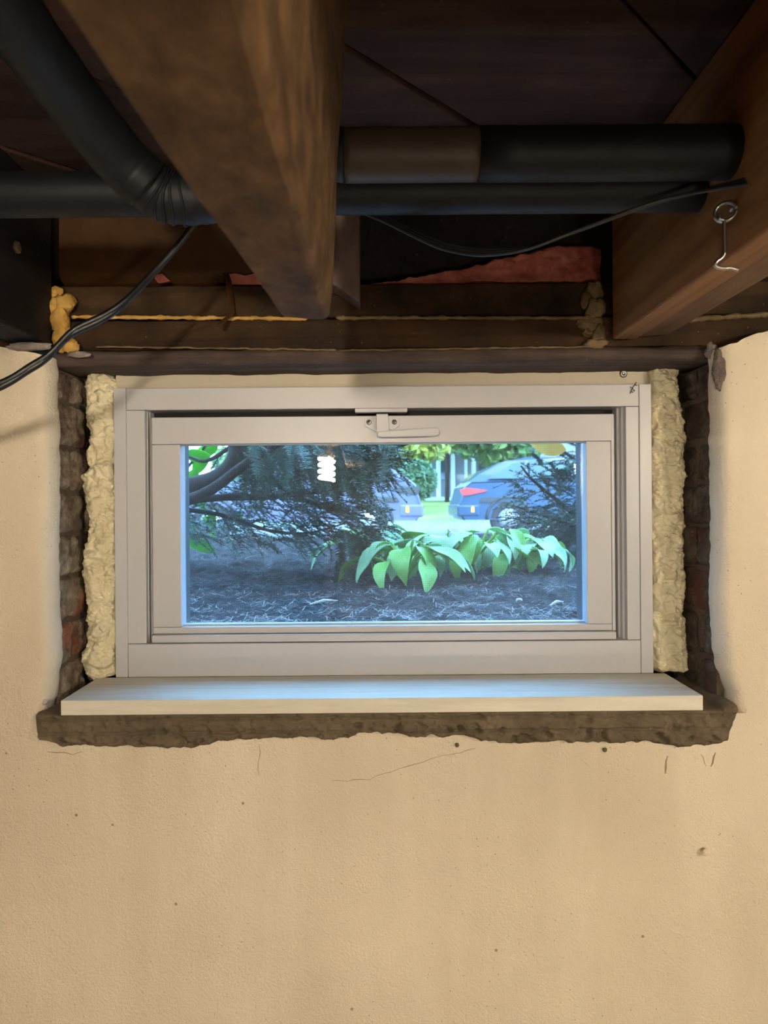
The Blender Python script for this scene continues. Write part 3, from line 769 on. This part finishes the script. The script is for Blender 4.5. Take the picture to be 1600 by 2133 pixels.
# ------------------------------------------------------------------ cords
def twin(path, r, name, mat, parent=None, off=(0,0,0), **t):
    o = Vector(off)
    return MB().tube([Vector(p)+o for p in path], r, 8).build(name, mat, parent, True, **t)
crd = catmull([P(-330, 905, 0.735), P(-120, 845, 0.745), P(0, 803, 0.752), P(60, 768, 0.757), P(100, 742, 0.760), P(150, 693, 0.765), P(215, 661, 0.77), P(262, 628, 0.775), P(320, 568, 0.785), P(365, 518, 0.79), P(400, 473, 0.795), P(425, 435, 0.80), P(450, 395, 0.81)], 10)
cord = empty('power_cord', label='flat black cord hanging from the pipe down across the upper left corner', cat='cord')
twin(crd, 0.0038, 'conductor', M['cord'], cord, (0.0024, 0.0, 0.0030)); twin(crd, 0.0038, 'conductor', M['cord'], cord, (-0.0024, 0.0, -0.0030))
cb = catmull([P(640, 400, 0.77), P(735, 432, 0.765), P(800, 456, 0.755), P(900, 503, 0.74), P(960, 520, 0.73), P(1020, 526, 0.72), P(1100, 517, 0.71), P(1200, 482, 0.70), P(1340, 430, 0.692), P(1430, 404, 0.678), P(1520, 385, 0.650), P(1585, 372, 0.626), P(1625, 362, 0.607)], 10)
cab = empty('triple_cable', label='three thin dark wires sagging side by side under the pipes on the right', cat='cable')
for k in range(3):
    path = [p + Vector((0, 0.002*(k-1), (k-1)*0.0042*(0.55+0.45*math.sin(i*0.06)) + 0.0006*math.sin(i*.11+k))) for i, p in enumerate(cb)]
    twin(path, 0.0019, 'wire', M['wire'], cab)

# ------------------------------------------------------------------ hook on the orange joist
hk = empty('hook_and_eye', label='bent zinc hook hanging from a screw eye on the orange joist', cat='hook')
yh = xj*F/(1512-CX)
def H(px, py, out=0.006): # point held slightly off the joist's left face
    Y = (xj-out)*F/(px-CX) if px != CX else 1; return P(px, py, Y)
hb = lambda px, py, dx=0.0: P(px, py, yh-0.02) + Vector((dx, 0, 0))
MB().tube([hb(1512, 441) + Vector((0.0085*math.cos(a)*0.9, -0.0055*math.cos(a), 0.0085*math.sin(a))) for a in [2*math.pi*j/24 for j in range(25)]], 0.0021, 8).build('screw_eye', M['steel'], hk, True)
MB().tube([hb(1520, 438), hb(1532, 434), P(1545, 432, yh)+Vector((0.01, 0.01, 0))], 0.0019, 8).build('eye_shank', M['steel'], hk, True)
MB().tube(catmull([hb(1500, 446), hb(1500, 456), hb(1508, 460), hb(1509, 480), hb(1510, 520), hb(1505, 535), hb(1494, 544), hb(1490, 551), hb(1496, 557), hb(1510, 559), hb(1521, 558), hb(1538, 563)], 8), 0.0018, 8).build('hook_rod', M['steel'], hk, True)

# ------------------------------------------------------------------ basement lamps (bare spiral bulbs behind the viewer)
EM_A = mk_emit('lit spiral tube', (1.0, 0.87, 0.68), LAMP_A)
def cfl(loc, label, mat, s=1.0):
    L = empty('ceiling_lamp', label=label, cat='lamp', group='bare bulb ceiling lamps')
    x, y, z = loc
    pts = []
    turns, H_, R0 = 3.5, 0.082*s, 0.026*s
    for i in range(64):
        t = i/63; a = t*turns*2*math.pi; pts.append((x + R0*math.cos(a), y + R0*math.sin(a), z + H_*(t-0.5)))
    MB().tube(pts, 0.0066*s, 6).build('spiral_tube', mat, L, True)
    MB().lathe([(0.012*s, -0.062*s), (0.017*s, -0.055*s), (0.020*s, -0.048*s), (0.012*s, -0.045*s)], (x, y, z+0.0), 'Z', 20).build('tube_tip', M['cflbase'], L, True) if False else None
    top = z + H_/2 + 0.004
    MB().lathe([(0.030*s, 0), (0.030*s, 0.012), (0.018*s, 0.026), (0.014, 0.032), (0.014, 0.036)], (x, y, top), 'Z', 20).build('bulb_base', M['cflbase'], L, True)
    MB().lathe([(0.020, 0), (0.024, 0.016), (0.055, 0.022), (0.057, 0.030), (0.0565, 0.034)], (x, y, top+0.030), 'Z', 28).build('lampholder', M['porcelain'], L, True)
    zb = max(top+0.0645, ZC-0.17)
    if zb > top+0.07: MB().tube([(x, y, top+0.060), (x, y, zb+0.002)], 0.006, 8).build('drop_rod', M['porcelain'], L, True)
    MB().box(x-0.05, x+0.05, y-0.05, y+0.05, zb, ZC-0.001).build('junction_box', M['sister'], L, bevel=0.003)
    return L
cfl((-0.216, -0.79, 0.147), 'bare spiral bulb lamp reflected in the window glass', EM_A, 1.12)
EM_B = mk_emit('lit spiral tube beyond', (1.0, 0.87, 0.68), LAMP_B)
cfl((1.05, -0.25, 0.15), 'bare spiral bulb lamp off to the right behind the viewer', EM_B, 1.3)
# added low fill lamp behind the viewer, brightens the undersides of the beams
FL = empty('fill_lamp', label='added fill lamp with a bare spiral bulb, unseen behind the viewer', cat='lamp')
fx, fy, fz = 0.5, -1.5, -0.85
MB().tube([(fx + 0.030*math.cos(i/63*22), fy + 0.030*math.sin(i/63*22), fz + 0.095*(i/63-0.5)) for i in range(64)], 0.0075, 6).build('spiral_tube', mk_emit('fill lamp tube', (1.0, 0.87, 0.68), FILL_C), FL, True)
MB().lathe([(0.014, -0.10), (0.032, -0.088), (0.034, -0.060), (0.030, -0.054)], (fx, fy, fz), 'Z', 20).build('bulb_base', M['cflbase'], FL, True)
MB().tube([(fx, fy, ZF+0.015), (fx, fy, fz-0.098)], 0.012, 12).build('pole', M['porcelain'], FL, True)
MB().lathe([(0.13, 0.0), (0.13, 0.012), (0.05, 0.022), (0.013, 0.03)], (fx, fy, ZF), 'Z', 28).build('base', M['porcelain'], FL, True)
# shelf added out of view to put brown reflections in the glass
sh = empty('reflection_shelf', label='brown wooden shelf added unseen at the back wall to give the glass brown reflections', cat='shelf')
for x in (-1.5, -0.35): box('upright', M['shelfwood'], x, x+0.05, -2.86, -2.45, ZF, -0.02, sh)
for z in (-1.6, -1.1, -0.6, -0.1): box('shelf_board', M['shelfwood'], -1.45, -0.35, -2.86, -2.45, z, z+0.03, sh)

# ------------------------------------------------------------------ outside: ground
def gz(x, y):
    b = interp([(1.1, -0.205), (3.0, -0.20), (4.5, -0.22), (9, -0.45), (13, -0.60), (17, -0.60), (22, -0.45), (40, 0.25), (80, 1.0)], y)
    return b
def ground(name, mat, x0, x1, ys, nx, amp, fq, kind, label, cat=None):
    rows = [[(lerp(x0(y), x1(y), j/nx), y, gz(lerp(x0(y), x1(y), j/nx), y) + amp*(fr(lerp(x0(y), x1(y), j/nx), y, 1, fq) + 0.45*fr(lerp(x0(y), x1(y), j/nx), y, 5, fq*5.5))) for j in range(nx+1)] for y in ys]
    return MB().grid(rows).build(name, mat, None, True, kind=kind, label=label)
ground('mulch_bed', M['mulch'], lambda y: -1.1*y-0.5, lambda y: 1.1*y+0.5, [1.186 + 3.5*(i/240)**1.5 for i in range(241)], 460, 0.018, 9, 'structure', 'dark mulch bed outside the window')
ground('lawn', M['grass'], lambda y: -40, lambda y: 40, [4.4, 6, 9, 11.2] + [20.5, 24, 30, 40, 55, 80] if False else [4.4, 6, 9, 11.2], 30, 0.0, 1, 'structure', 'lawn between the mulch bed and the driveway')
ground('driveway', plain('pale asphalt', (0.115, 0.11, 0.11), 0.85, 0.2, scale=3), lambda y: -40, lambda y: 40, [11.1, 13, 17, 20], 20, 0.0, 1, 'structure', 'pale driveway under the parked cars')
ground('far_lawn', M['grass'], lambda y: -40, lambda y: 40, [19.9, 22, 26, 32, 40, 55, 80], 30, 0.0, 1, 'structure', 'sunlit lawn beyond the parked cars')

# litter of dry needles on the mulch
def litter():
    mb = MB(); r = random.Random(11)
    for i in range(9000):
        y = 1.19 + 2.6*r.random()**1.7; x = r.uniform(-0.75, 0.75)*y*0.62
        a = r.uniform(0, math.pi); ln = r.uniform(0.010, 0.034); wd = r.uniform(0.0003, 0.0008)
        z = gz(x, y) + 0.018*(fr(x, y, 1, 9) + 0.45*fr(x, y, 5, 49.5)) + 0.004
        d = Vector((math.cos(a), math.sin(a), r.uniform(-0.15, 0.25)))*ln/2; n = Vector((-math.sin(a), math.cos(a), 0))*wd
        c = Vector((x, y, z + abs(d.z)))
        n0 = len(mb.v); mb.v += [tuple(c-d-n), tuple(c+d-n), tuple(c+d+n), tuple(c-d+n)]; mb.f.append((n0, n0+1, n0+2, n0+3))
    return mb.build('needle_litter', plain('dry needles', (0.17, 0.145, 0.13), 0.8, 0.2, var=0.5, scale=3), None, kind='stuff', label='dry fallen needles scattered over the dark mulch')
litter()
def at(px, py, Y): return P(px, py, Y)
pb = P(1081, 1247, 1.36)
chunk('pebble', (pb.x, pb.y, gz(0, 1.36)+0.018), (0.006, 0.006, 0.004), M['stone'], 21, label='single pale pebble on the mulch at lower right of the glass', cat='pebble')
for (a, b, Y, lab) in (((1145, 1268), (1188, 1250), 1.30, 'pale wood chip on the mulch near the lower right corner of the glass'), ((645, 1215), (700, 1255), 1.34, 'pale dry twig on the mulch at the lower middle of the glass')):
    p, q = P(*a, Y), P(*b, Y); p.z = q.z = gz(0, Y)+0.016; q.y += 0.05
    MB().tube([p, p.lerp(q, 0.5)+Vector((0, 0, 0.004)), q], [0.0015, 0.0032, 0.001], 6).build('wood_chip' if 'chip' in lab else 'twig', M['stone'], None, label=lab, cat='wood chip' if 'chip' in lab else 'twig')

# ------------------------------------------------------------------ outside: plants
LEAF_A = mk_leaf('hosta leaf', (0.16, 0.42, 0.07), (0.36, 0.60, 0.14), 14)
LEAF_B = mk_leaf('pale hosta leaf', (0.26, 0.50, 0.26), (0.46, 0.66, 0.36), 14)
LEAF_C = mk_leaf('glossy green leaf', (0.10, 0.40, 0.03), (0.20, 0.58, 0.05), 10, 0.5)
NEED = plain('yew needles', (0.022, 0.058, 0.036), 0.55, 0.3, var=0.5, scale=20)
BARK = wood('yew bark', (0.020, 0.014, 0.012), (0.06, 0.042, 0.034), (30, 30, 6), 0.3, 0.9, 0.8, 12)
DEAD = mk_leaf('dead tan leaf', (0.75, 0.42, 0.10), (0.90, 0.60, 0.20), 10, 0.3)

def leaf_mesh(name, L, W, droop, fold, mat, wave=0.0, seed=0):
    NL, NW = 9, 4; rows = []
    for i in range(NL+1):
        t = i/NL; hw = W*0.5*(math.sin(math.pi*min(1, t**0.8))**0.85 if 0 < t < 1 else 0.02)
        row = []
        for j in range(-NW, NW+1):
            s_ = j/NW
            row.append((t*L*math.cos(droop*t*0.8), s_*hw, -droop*L*t*t*0.55 + fold*abs(s_)*hw + wave*math.sin(t*9+seed+s_)*hw*abs(s_)))
        rows.append(row)
    mb = MB().grid(rows); low = [[(x, y, z-0.0012) for x, y, z in r] for r in rows]; mb.grid(low)
    return mb.mesh(name, mat, True)
hosta_leaves = [leaf_mesh('leaf', RNG.uniform(0.085, 0.13), RNG.uniform(0.042, 0.062), RNG.uniform(0.5, 1.3), 0.25, (LEAF_A, LEAF_B)[k % 2], 0.12, k) for k in range(6)]
def hosta(px, py, Y, n, spread, hgt, label, rnd):
    base = P(px, py, Y); base.z = gz(base.x, base.y) + 0.005
    h = empty('hosta_plant', label=label, cat='plant', group='hostas in the mulch bed')
    for k in range(n):
        a = 2*math.pi*k*0.381966 + rnd.uniform(-.3, .3); tlt = rnd.uniform(0.25, 1.0)
        tip = base + Vector((math.cos(a)*spread*tlt, math.sin(a)*spread*tlt*0.8, hgt*(1.15-0.55*tlt)*rnd.uniform(0.8, 1.1)))
        mid = base.lerp(tip, 0.5) + Vector((0, 0, hgt*0.15))
        MB().tube(catmull([base, mid, tip], 4), [0.004]*8+[0.0025], 5).build('leaf_stalk', LEAF_A, h, True)
        o = bpy.data.objects.new('leaf', hosta_leaves[rnd.randrange(6)])
        o.location = tip; o.rotation_euler = (rnd.uniform(-.4, .4), rnd.uniform(-.25, .5), a + rnd.uniform(-.4, .4)); s_ = rnd.uniform(0.75, 1.15); o.scale = (s_,)*3
        finish(o, h)
rh = random.Random(5)
hosta(845, 1215, 1.80, 20, 0.11, 0.10, 'hosta with big pale green leaves nearest the glass', rh)
hosta(775, 1180, 2.20, 16, 0.13, 0.13, 'hosta half hidden behind the left yew branches', rh)
hosta(922, 1175, 2.10, 22, 0.13, 0.12, 'hosta in the middle of the view below the gap between the cars', rh)
hosta(990, 1165, 2.00, 22, 0.13, 0.12, 'hosta below the tail lamp of the dark blue wagon', rh)
hosta(1052, 1160, 2.05, 22, 0.13, 0.12, 'hosta below the rear wheel of the dark blue wagon', rh)
hosta(1105, 1150, 2.12, 16, 0.11, 0.09, 'rightmost hosta, in front of the right yew shrub', rh)

# yew foliage
def spray(mb, o, d, ln, rnd, needle=0.022, n=22, flat=None):
    d = d.normalized(); side = d.cross(flat or Vector((0, 0, 1)))
    if side.length < 0.1: side = d.cross(Vector((0, 1, 0)))
    side.normalize()
    up = side.cross(d).normalized()
    prev = o
    for k in range(n):
        t = (k+1)/n; p = o + d*ln*t + Vector((0, 0, -0.25*ln*t*t))
        if k % 4 == 0 or k == n-1:
            w_ = 0.0012; i = len(mb.v); mb.v += [tuple(prev-up*w_), tuple(prev+up*w_), tuple(p+up*w_), tuple(p-up*w_)]; mb.f.append((i, i+1, i+2, i+3)); prev = p
        for s_ in (-1, 1):
            nd = (side*s_ + d*0.45 + up*rnd.uniform(-0.35, 0.5)).normalized(); nl = needle*rnd.uniform(0.75, 1.1)*(1-0.45*abs(t-0.45)); wv = d*0.0022
            i = len(mb.v); mb.v += [tuple(p-wv), tuple(p+wv), tuple(p+nd*nl+up*0.001)]; mb.f.append((i, i+1, i+2))
def limb(path, r0, r1, name, parent, mat=BARK):
    pts = catmull(path, 8); n = len(pts)
    MB().tube(pts, [lerp(r0, r1, i/(n-1)) for i in range(n)], 9).build(name, mat, parent, True)
    return pts
# left yew
yw = empty('yew_shrub', label='dark yew shrub with crooked trunk filling the left half of the glass', cat='shrub')
mbf = MB(); ry = random.Random(3)
L1 = limb([Vector((-0.86, 1.98, -0.23)), Vector((-0.80, 1.93, -0.13)), P(300, 1065, 1.85), P(380, 1022, 1.85), P(450, 1000, 1.85), P(487, 965, 1.85), P(495, 920, 1.85), P(480, 840, 1.88)], 0.030, 0.024, 'trunk', yw)
L2 = limb([P(330, 1060, 1.80), P(410, 1035, 1.80), P(455, 1010, 1.80), P(500, 975, 1.80), P(560, 935, 1.82), P(640, 890, 1.85)], 0.016, 0.010, 'branch', yw)
L3 = limb([P(360, 1045, 1.88), P(470, 1036, 1.9), P(560, 1035, 1.92), P(650, 1025, 1.95), P(730, 1010, 2.0), P(800, 1000, 2.05)], 0.011, 0.004, 'branch', yw)
L4 = limb([P(495, 975, 1.88), P(560, 1000, 1.9), P(620, 1035, 1.92), P(690, 1060, 1.95), P(760, 1075, 1.98)], 0.009, 0.003, 'branch', yw)
L5 = limb([P(380, 1060, 1.9), P(470, 1075, 1.9), P(560, 1105, 1.9), P(640, 1110, 1.95), P(720, 1090, 2.0)], 0.007, 0.002, 'branch', yw)
L6 = limb([P(490, 925, 1.9), P(430, 960, 1.92), P(385, 950, 1.95), P(340, 960, 1.95)], 0.006, 0.003, 'branch', yw)
L7 = limb([P(560, 880, 1.9), P(640, 915, 1.92), P(720, 930, 1.95), P(800, 935, 2.0), P(850, 925, 2.0)], 0.010, 0.003, 'branch', yw)
def scatter(region, n, Y0_, Y1_, dirfun, ln):
    for _ in range(n):
        x0, x1, y0, y1 = region
        px, py = ry.uniform(x0, x1), ry.uniform(y0, y1); o = P(px, py, ry.uniform(Y0_, Y1_))
        spray(mbf, o, dirfun(), ln*ry.uniform(0.7, 1.3), ry)
rd = lambda dx, dz, j=0.6: (lambda: Vector((dx + ry.uniform(-j, j), ry.uniform(-.5, .3), dz + ry.uniform(-j, j))))
scatter((500, 720, 880, 960), 170, 1.75, 2.05, rd(0.5, -0.7), 0.10)
scatter((690, 800, 890, 985), 170, 1.85, 2.1, rd(0.5, -0.35), 0.09)
scatter((440, 700, 985, 1060), 90, 1.85, 2.05, rd(0.9, -0.1, 0.5), 0.09)
scatter((600, 780, 1040, 1120), 100, 1.9, 2.1, rd(0.9, -0.2, 0.5), 0.08)
scatter((700, 770, 1110, 1190), 60, 1.85, 2.05, rd(0.5, -0.6), 0.08)
scatter((380, 640, 1080, 1130), 60, 2.0, 2.2, rd(0.8, 0.0, 0.5), 0.08)
scatter((470, 760, 900, 1000), 150, 2.1, 2.5, rd(0.3, -0.6, 0.7), 0.10)
scatter((360, 700, 1010, 1110), 130, 2.1, 2.5, rd(0.6, -0.2, 0.6), 0.10)
scatter((60, 330, 860, 1070), 170, 1.9, 2.5, rd(-0.1, -0.3, 0.8), 0.11)
mbf.build('needle_foliage', NEED, yw, kind='stuff')
# right yew
yr = empty('yew_shrub', label='dark blue-green yew shrub against the right edge of the glass', cat='shrub')
mbf = MB()
limb([P(1330, 1180, 2.67), P(1230, 1100, 2.62), P(1170, 1050, 2.57), P(1110, 1000, 2.54), P(1085, 970, 2.54)], 0.012, 0.003, 'branch', yr)
limb([P(1330, 1080, 2.67), P(1240, 1010, 2.62), P(1200, 960, 2.57), P(1160, 935, 2.57), P(1120, 930, 2.57)], 0.010, 0.003, 'branch', yr)
limb([P(1330, 1150, 2.62), P(1230, 1110, 2.52), P(1150, 1080, 2.52), P(1075, 1055, 2.52)], 0.010, 0.003, 'branch', yr)
scatter((1185, 1260, 940, 1060), 70, 2.45, 2.8, rd(-0.7, -0.2), 0.10)
scatter((1085, 1200, 965, 1050), 60, 2.45, 2.7, rd(-0.7, 0.25, 0.5), 0.09)
scatter((1090, 1240, 1050, 1130), 170, 2.45, 2.85, rd(-0.8, -0.1, 0.5), 0.10)
scatter((1170, 1260, 1060, 1160), 120, 2.40, 2.7, rd(-0.6, -0.2, 0.5), 0.10)
scatter((1250, 1420, 900, 1140), 120, 2.4, 2.9, rd(0.1, -0.2, 0.8), 0.11)
limb([Vector((1.05, 2.75, -0.24)), Vector((1.03, 2.72, -0.12)), P(1330, 1080, 2.67)], 0.018, 0.012, 'trunk', yr)
mbf.build('needle_foliage', NEED, yr, kind='stuff')
# broad glossy leaves at the far left
gb = empty('broadleaf_bush', label='bush with broad bright green leaves at the left edge of the glass', cat='shrub')
limb([P(250, 1150, 2.5), P(330, 1050, 2.5), P(380, 985, 2.5), P(420, 940, 2.5), P(450, 890, 2.5)], 0.008, 0.004, 'branch', gb)
big = [leaf_mesh('leaf', 0.13, 0.055, 0.5, 0.2, LEAF_C, 0.05, k) for k in range(2)]
rb = random.Random(9)
for (px, py, ang, s_) in ((395,940,200,1), (430,930,250,1), (470,945,300,.9), (405,975,260,1.1), (385,985,240,1.2), (440,950,180,.9), (400,1000,290,1), (375,1010,250,1), (385,1070,280,1.0), (400,1085,250,1.1),
                          (385,1110,320,1), (425,1075,300,.7), (440,1065,270,.6), (380,935,230,1), (455,925,210,.9), (360,1045,300,1.1), (415,1110,200,.6), (500,1062,260,.5)):
    o = bpy.data.objects.new('leaf', big[rb.randrange(2)]); o.location = P(px, py, 2.45 + rb.uniform(-.12, .15))
    a = math.radians(ang); o.rotation_euler = (math.pi/2 + rb.uniform(-.5, .5), -a, 0); o.scale = (s_,)*3; finish(o, gb)
# tan dead leaf, upper right
o = bpy.data.objects.new('dead_leaf', leaf_mesh('dead_leaf', 0.125, 0.055, 0.35, 0.25, DEAD, 0.05, 1)); o.location = P(1180, 937, 2.38); o.rotation_euler = (math.radians(75), math.radians(-172), 0)
finish(o, yr, label='dry tan leaf')

# ------------------------------------------------------------------ outside: cars
TYRE = plain('tyre rubber', (0.02, 0.02, 0.022), 0.8); HUB = plain('wheel hub', (0.35, 0.36, 0.38), 0.4, 0.5, 0.6)
CGL = plain('car glass', (0.03, 0.055, 0.06), 0.08, 0.6); RED = plain('red lamp lens', (0.62, 0.03, 0.03), 0.25, 0.5); ORG = plain('amber lamp lens', (0.75, 0.25, 0.04), 0.25, 0.5); TRIM = plain('dark car trim', (0.03, 0.032, 0.035), 0.6)
def car(x_rear, y, s, paint, label, lens):
    """side-on car: rear end at x_rear, running along +X when s=1 and -X when s=-1"""
    C = empty('parked_car', label=label, cat='car', group='cars parked on the driveway')
    g = gz(0, y); T = lambda u, w_, z: (x_rear + s*u, y + w_, g + z)
    low = [(0.05,.30),(-.02,.42),(-.03,.58),(.02,.74),(.06,.90),(.16,.98),(.9,1.0),(2.2,.98),(3.1,.96),(3.9,.86),(4.25,.74),(4.35,.55),(4.32,.30)]
    rows = []
    for w_, k in ((-.84,.93),(-.86,.99),(-.80,1.0),(.80,1.0),(.86,.99),(.84,.93)):
        rows.append([T(2.1 + (u-2.1)*(1 if abs(w_) < .83 else .985), w_, .62 + (z-.62)*k) for u, z in low])
    mb = MB().grid(rows, True); kk = len(low); n = len(mb.v); mb.f += [tuple(range(kk)), tuple(range(n-kk, n))]
    mb.build('body', paint, C, bevel=0.0)
    cab = [(.14,.97),(.35,1.12),(.85,1.36),(1.25,1.43),(2.1,1.42),(2.5,1.34),(3.15,.96)]
    rows = [[T(u, w_*(1 if z < 1.0 else .80 if z > 1.3 else .9), z) for u, z in cab] for w_ in (-.76, -.70, .70, .76)]
    mb = MB().grid(rows); n = len(mb.v); kk = len(cab); mb.f += [tuple(range(kk)), tuple(range(n-kk, n))]
    mb.build('cabin', paint, C)
    for q in ([(.50,1.04),(.95,1.31),(1.18,1.36),(1.18,1.04)], [(1.26,1.04),(1.26,1.37),(1.98,1.36),(1.98,1.04)], [(2.06,1.04),(2.06,1.35),(2.38,1.28),(2.90,1.04)]):
        MB().prism([T(u, -.785 if z < 1.2 else -.70, z) for u, z in q], (0, 0.03, 0)).build('side_window', CGL, C)
    MB().prism([T(u, -.55, z) for u, z in ((.16,1.02),(.33,1.15),(.78,1.35),(.80,1.33),(.36,1.12),(.19,1.0))], (0, 1.1, 0)).build('rear_window', CGL, C)
    for u in (.86, 3.45):
        c = T(u, -.80, .31); W_ = MB().lathe([(.30, -.02), (.33, .0), (.335, .09), (.32, .11), (.20, .115), (.18, .08)], (c[0], c[1]+.07, c[2]), 'Y', 28).build('wheel', TYRE, C, True)
        MB().lathe([(.19, 0), (.20, .03), (.06, .055), (.02, .06)], (c[0], c[1]-.01, c[2]), 'Y', 20).build('hub', HUB, W_, True)
        arc = [(u + .40*math.cos(a), .31 + .40*math.sin(a)) for a in [math.pi*j/14 for j in range(15)]]
        MB().tube([T(a, -.855, b) for a, b in arc], 0.025, 6).build('wheel_arch', TRIM, C, True)
    MB().prism([T(u, -.875, z) for u, z in ((-.02,.84),(.04,.74),(.20,.76),(.48,.82),(.40,.84),(.10,.88))], (0, .06, 0)).build('tail_lamp', lens, C)
    MB().prism([T(u, -.875, z) for u, z in ((.18,.44),(.24,.44),(.24,.52),(.21,.56),(.18,.52))], (0, .06, 0)).build('marker_lamp', ORG, C)
    MB().prism([T(u, -.868, z) for u, z in ((.34,.62),(.80,.62),(.80,.70),(.38,.70))], (0, .04, 0)).build('trim_strip', TRIM, C)
    MB().prism([T(u, -.86, z) for u, z in ((-.06,.36),(.34,.36),(.34,.58),(-.06,.58))], (0, 1.72, 0)).build('bumper', paint, C, bevel=0.04)
    MB().prism([T(u, -.98, z) for u, z in ((2.62,1.02),(2.80,1.02),(2.78,1.14),(2.64,1.14))], (0, .16, 0)).build('side_mirror', paint, C, bevel=0.02)
    return C
car(1.47, 13.5, 1, plain('blue car paint', (0.018, 0.042, 0.085), 0.25, 0.4), 'dark blue wagon with red tail lamp on the right beyond the hostas', RED)
car(0.69, 12.6, -1, plain('periwinkle car paint', (0.085, 0.088, 0.15), 0.3, 0.4), 'pale violet-blue car whose rear end shows left of the gap', TRIM)

# ------------------------------------------------------------------ outside: trees, hedge and porch in the distance
def crown(mb, c, r, n, size, rnd):
    for _ in range(n):
        v = Vector((rnd.gauss(0, 1), rnd.gauss(0, 1), rnd.gauss(0, 1))).normalized()*rnd.random()**0.4
        p = Vector(c) + Vector((v.x*r[0], v.y*r[1], v.z*r[2])); a = Vector((rnd.gauss(0, 1), rnd.gauss(0, 1), rnd.gauss(0, 1))).normalized(); b = a.orthogonal().normalized()
        i = len(mb.v); s_ = size*rnd.uniform(.6, 1.3); mb.v += [tuple(p-a*s_), tuple(p+b*s_*.6), tuple(p+a*s_), tuple(p-b*s_*.6)]; mb.f.append((i, i+1, i+2, i+3))
rt = random.Random(21)
def bush(name, px, py, Y, r, n, size, mat, label, cat, trunk=True):
    B = empty(name, label=label, cat=cat); c = P(px, py, Y); mb = MB(); crown(mb, c, r, n, size, rt); mb.build('foliage', mat, B, kind='stuff')
    MB().tube([(c.x, c.y, gz(0, Y)-.05), (c.x+.05, c.y, lerp(gz(0, Y), c.z, .5)), (c.x, c.y, c.z)], [.12, .09, .04], 8).build('trunk', BARK, B, True)
HG = mk_leaf('hedge green', (0.025, 0.07, 0.028), (0.05, 0.12, 0.045), 2, .2); YG_ = mk_leaf('sunny yellow green', (0.15, 0.21, 0.03), (0.34, 0.30, 0.06), 1, .4); MG = mk_leaf('mid green crown', (0.075, 0.155, 0.045), (0.16, 0.23, 0.07), 1, .35)
bush('round_shrub', 868, 1000, 24, (0.72, .6, .70), 1700, .10, HG, 'round dark green shrub between the two cars in the distance', 'shrub')
bush('maple_tree', 850, 912, 29, (1.9, 1.5, 1.2), 1500, .22, YG_, 'yellow-green tree crown above the round shrub', 'tree')
bush('street_tree', 1040, 905, 33, (2.6, 1.5, 1.5), 1500, .26, MG, 'green tree crown above the blue wagon', 'tree')
bush('street_tree', 640, 960, 30, (4.2, 2, 1.7), 1600, .26, MG, 'green tree crown seen through the left yew branches', 'tree')
bush('street_tree', 930, 885, 35.6, (3.6, 1.0, 1.2), 1200, .30, YG_, 'yellow-green tree crown in front of the white porch', 'tree')
# house across the street: siding, porch columns
H0 = empty('far_house', label='pale grey house with white porch columns across the street', cat='house')
PW = plain('white column paint', (0.55, 0.55, 0.54), 0.5); SD = plain('pale grey siding', (0.15, 0.155, 0.155), 0.7, var=.08, scale=2); RF = plain('house roof', (0.05, 0.05, 0.055), 0.8)
gy = 40.0; g0 = gz(0, gy)
box('wall', SD, -3.0, 14.0, gy, gy+6, g0-.3, g0+4.2, H0)
for px, wpx in ((914, 9), (944, 9), (971, 6), (987, 9)):
    X = wx(px, gy-1.8); hw = wpx*(gy-1.8)/F/2; MB().lathe([(hw*1.3, 0), (hw*1.3, .15), (hw, .2), (hw, 3.1), (hw*1.3, 3.2), (hw*1.3, 3.35)], (X, gy-1.8, g0-.3), 'Z', 14).build('column', PW, H0, True)
box('porch_floor', PW, 2.6, 8.5, gy-2.1, gy, g0-.3, g0+.1, H0); box('porch_roof', RF, 2.4, 8.7, gy-2.3, gy, g0+3.05, g0+3.3, H0)
for px in (930, 1015, 1060): 
    X = wx(px, gy-.02); box('window', CGL, X-.45, X+.45, gy-.05, gy+.02, g0+1.1, g0+2.5, H0)
MB().prism([(-3.4, gy-.4, g0+4.2), (14.4, gy-.4, g0+4.2), (14.4, gy+3, g0+6.6), (-3.4, gy+3, g0+6.6)], (0, .2, -.1)).build('roof', RF, H0)
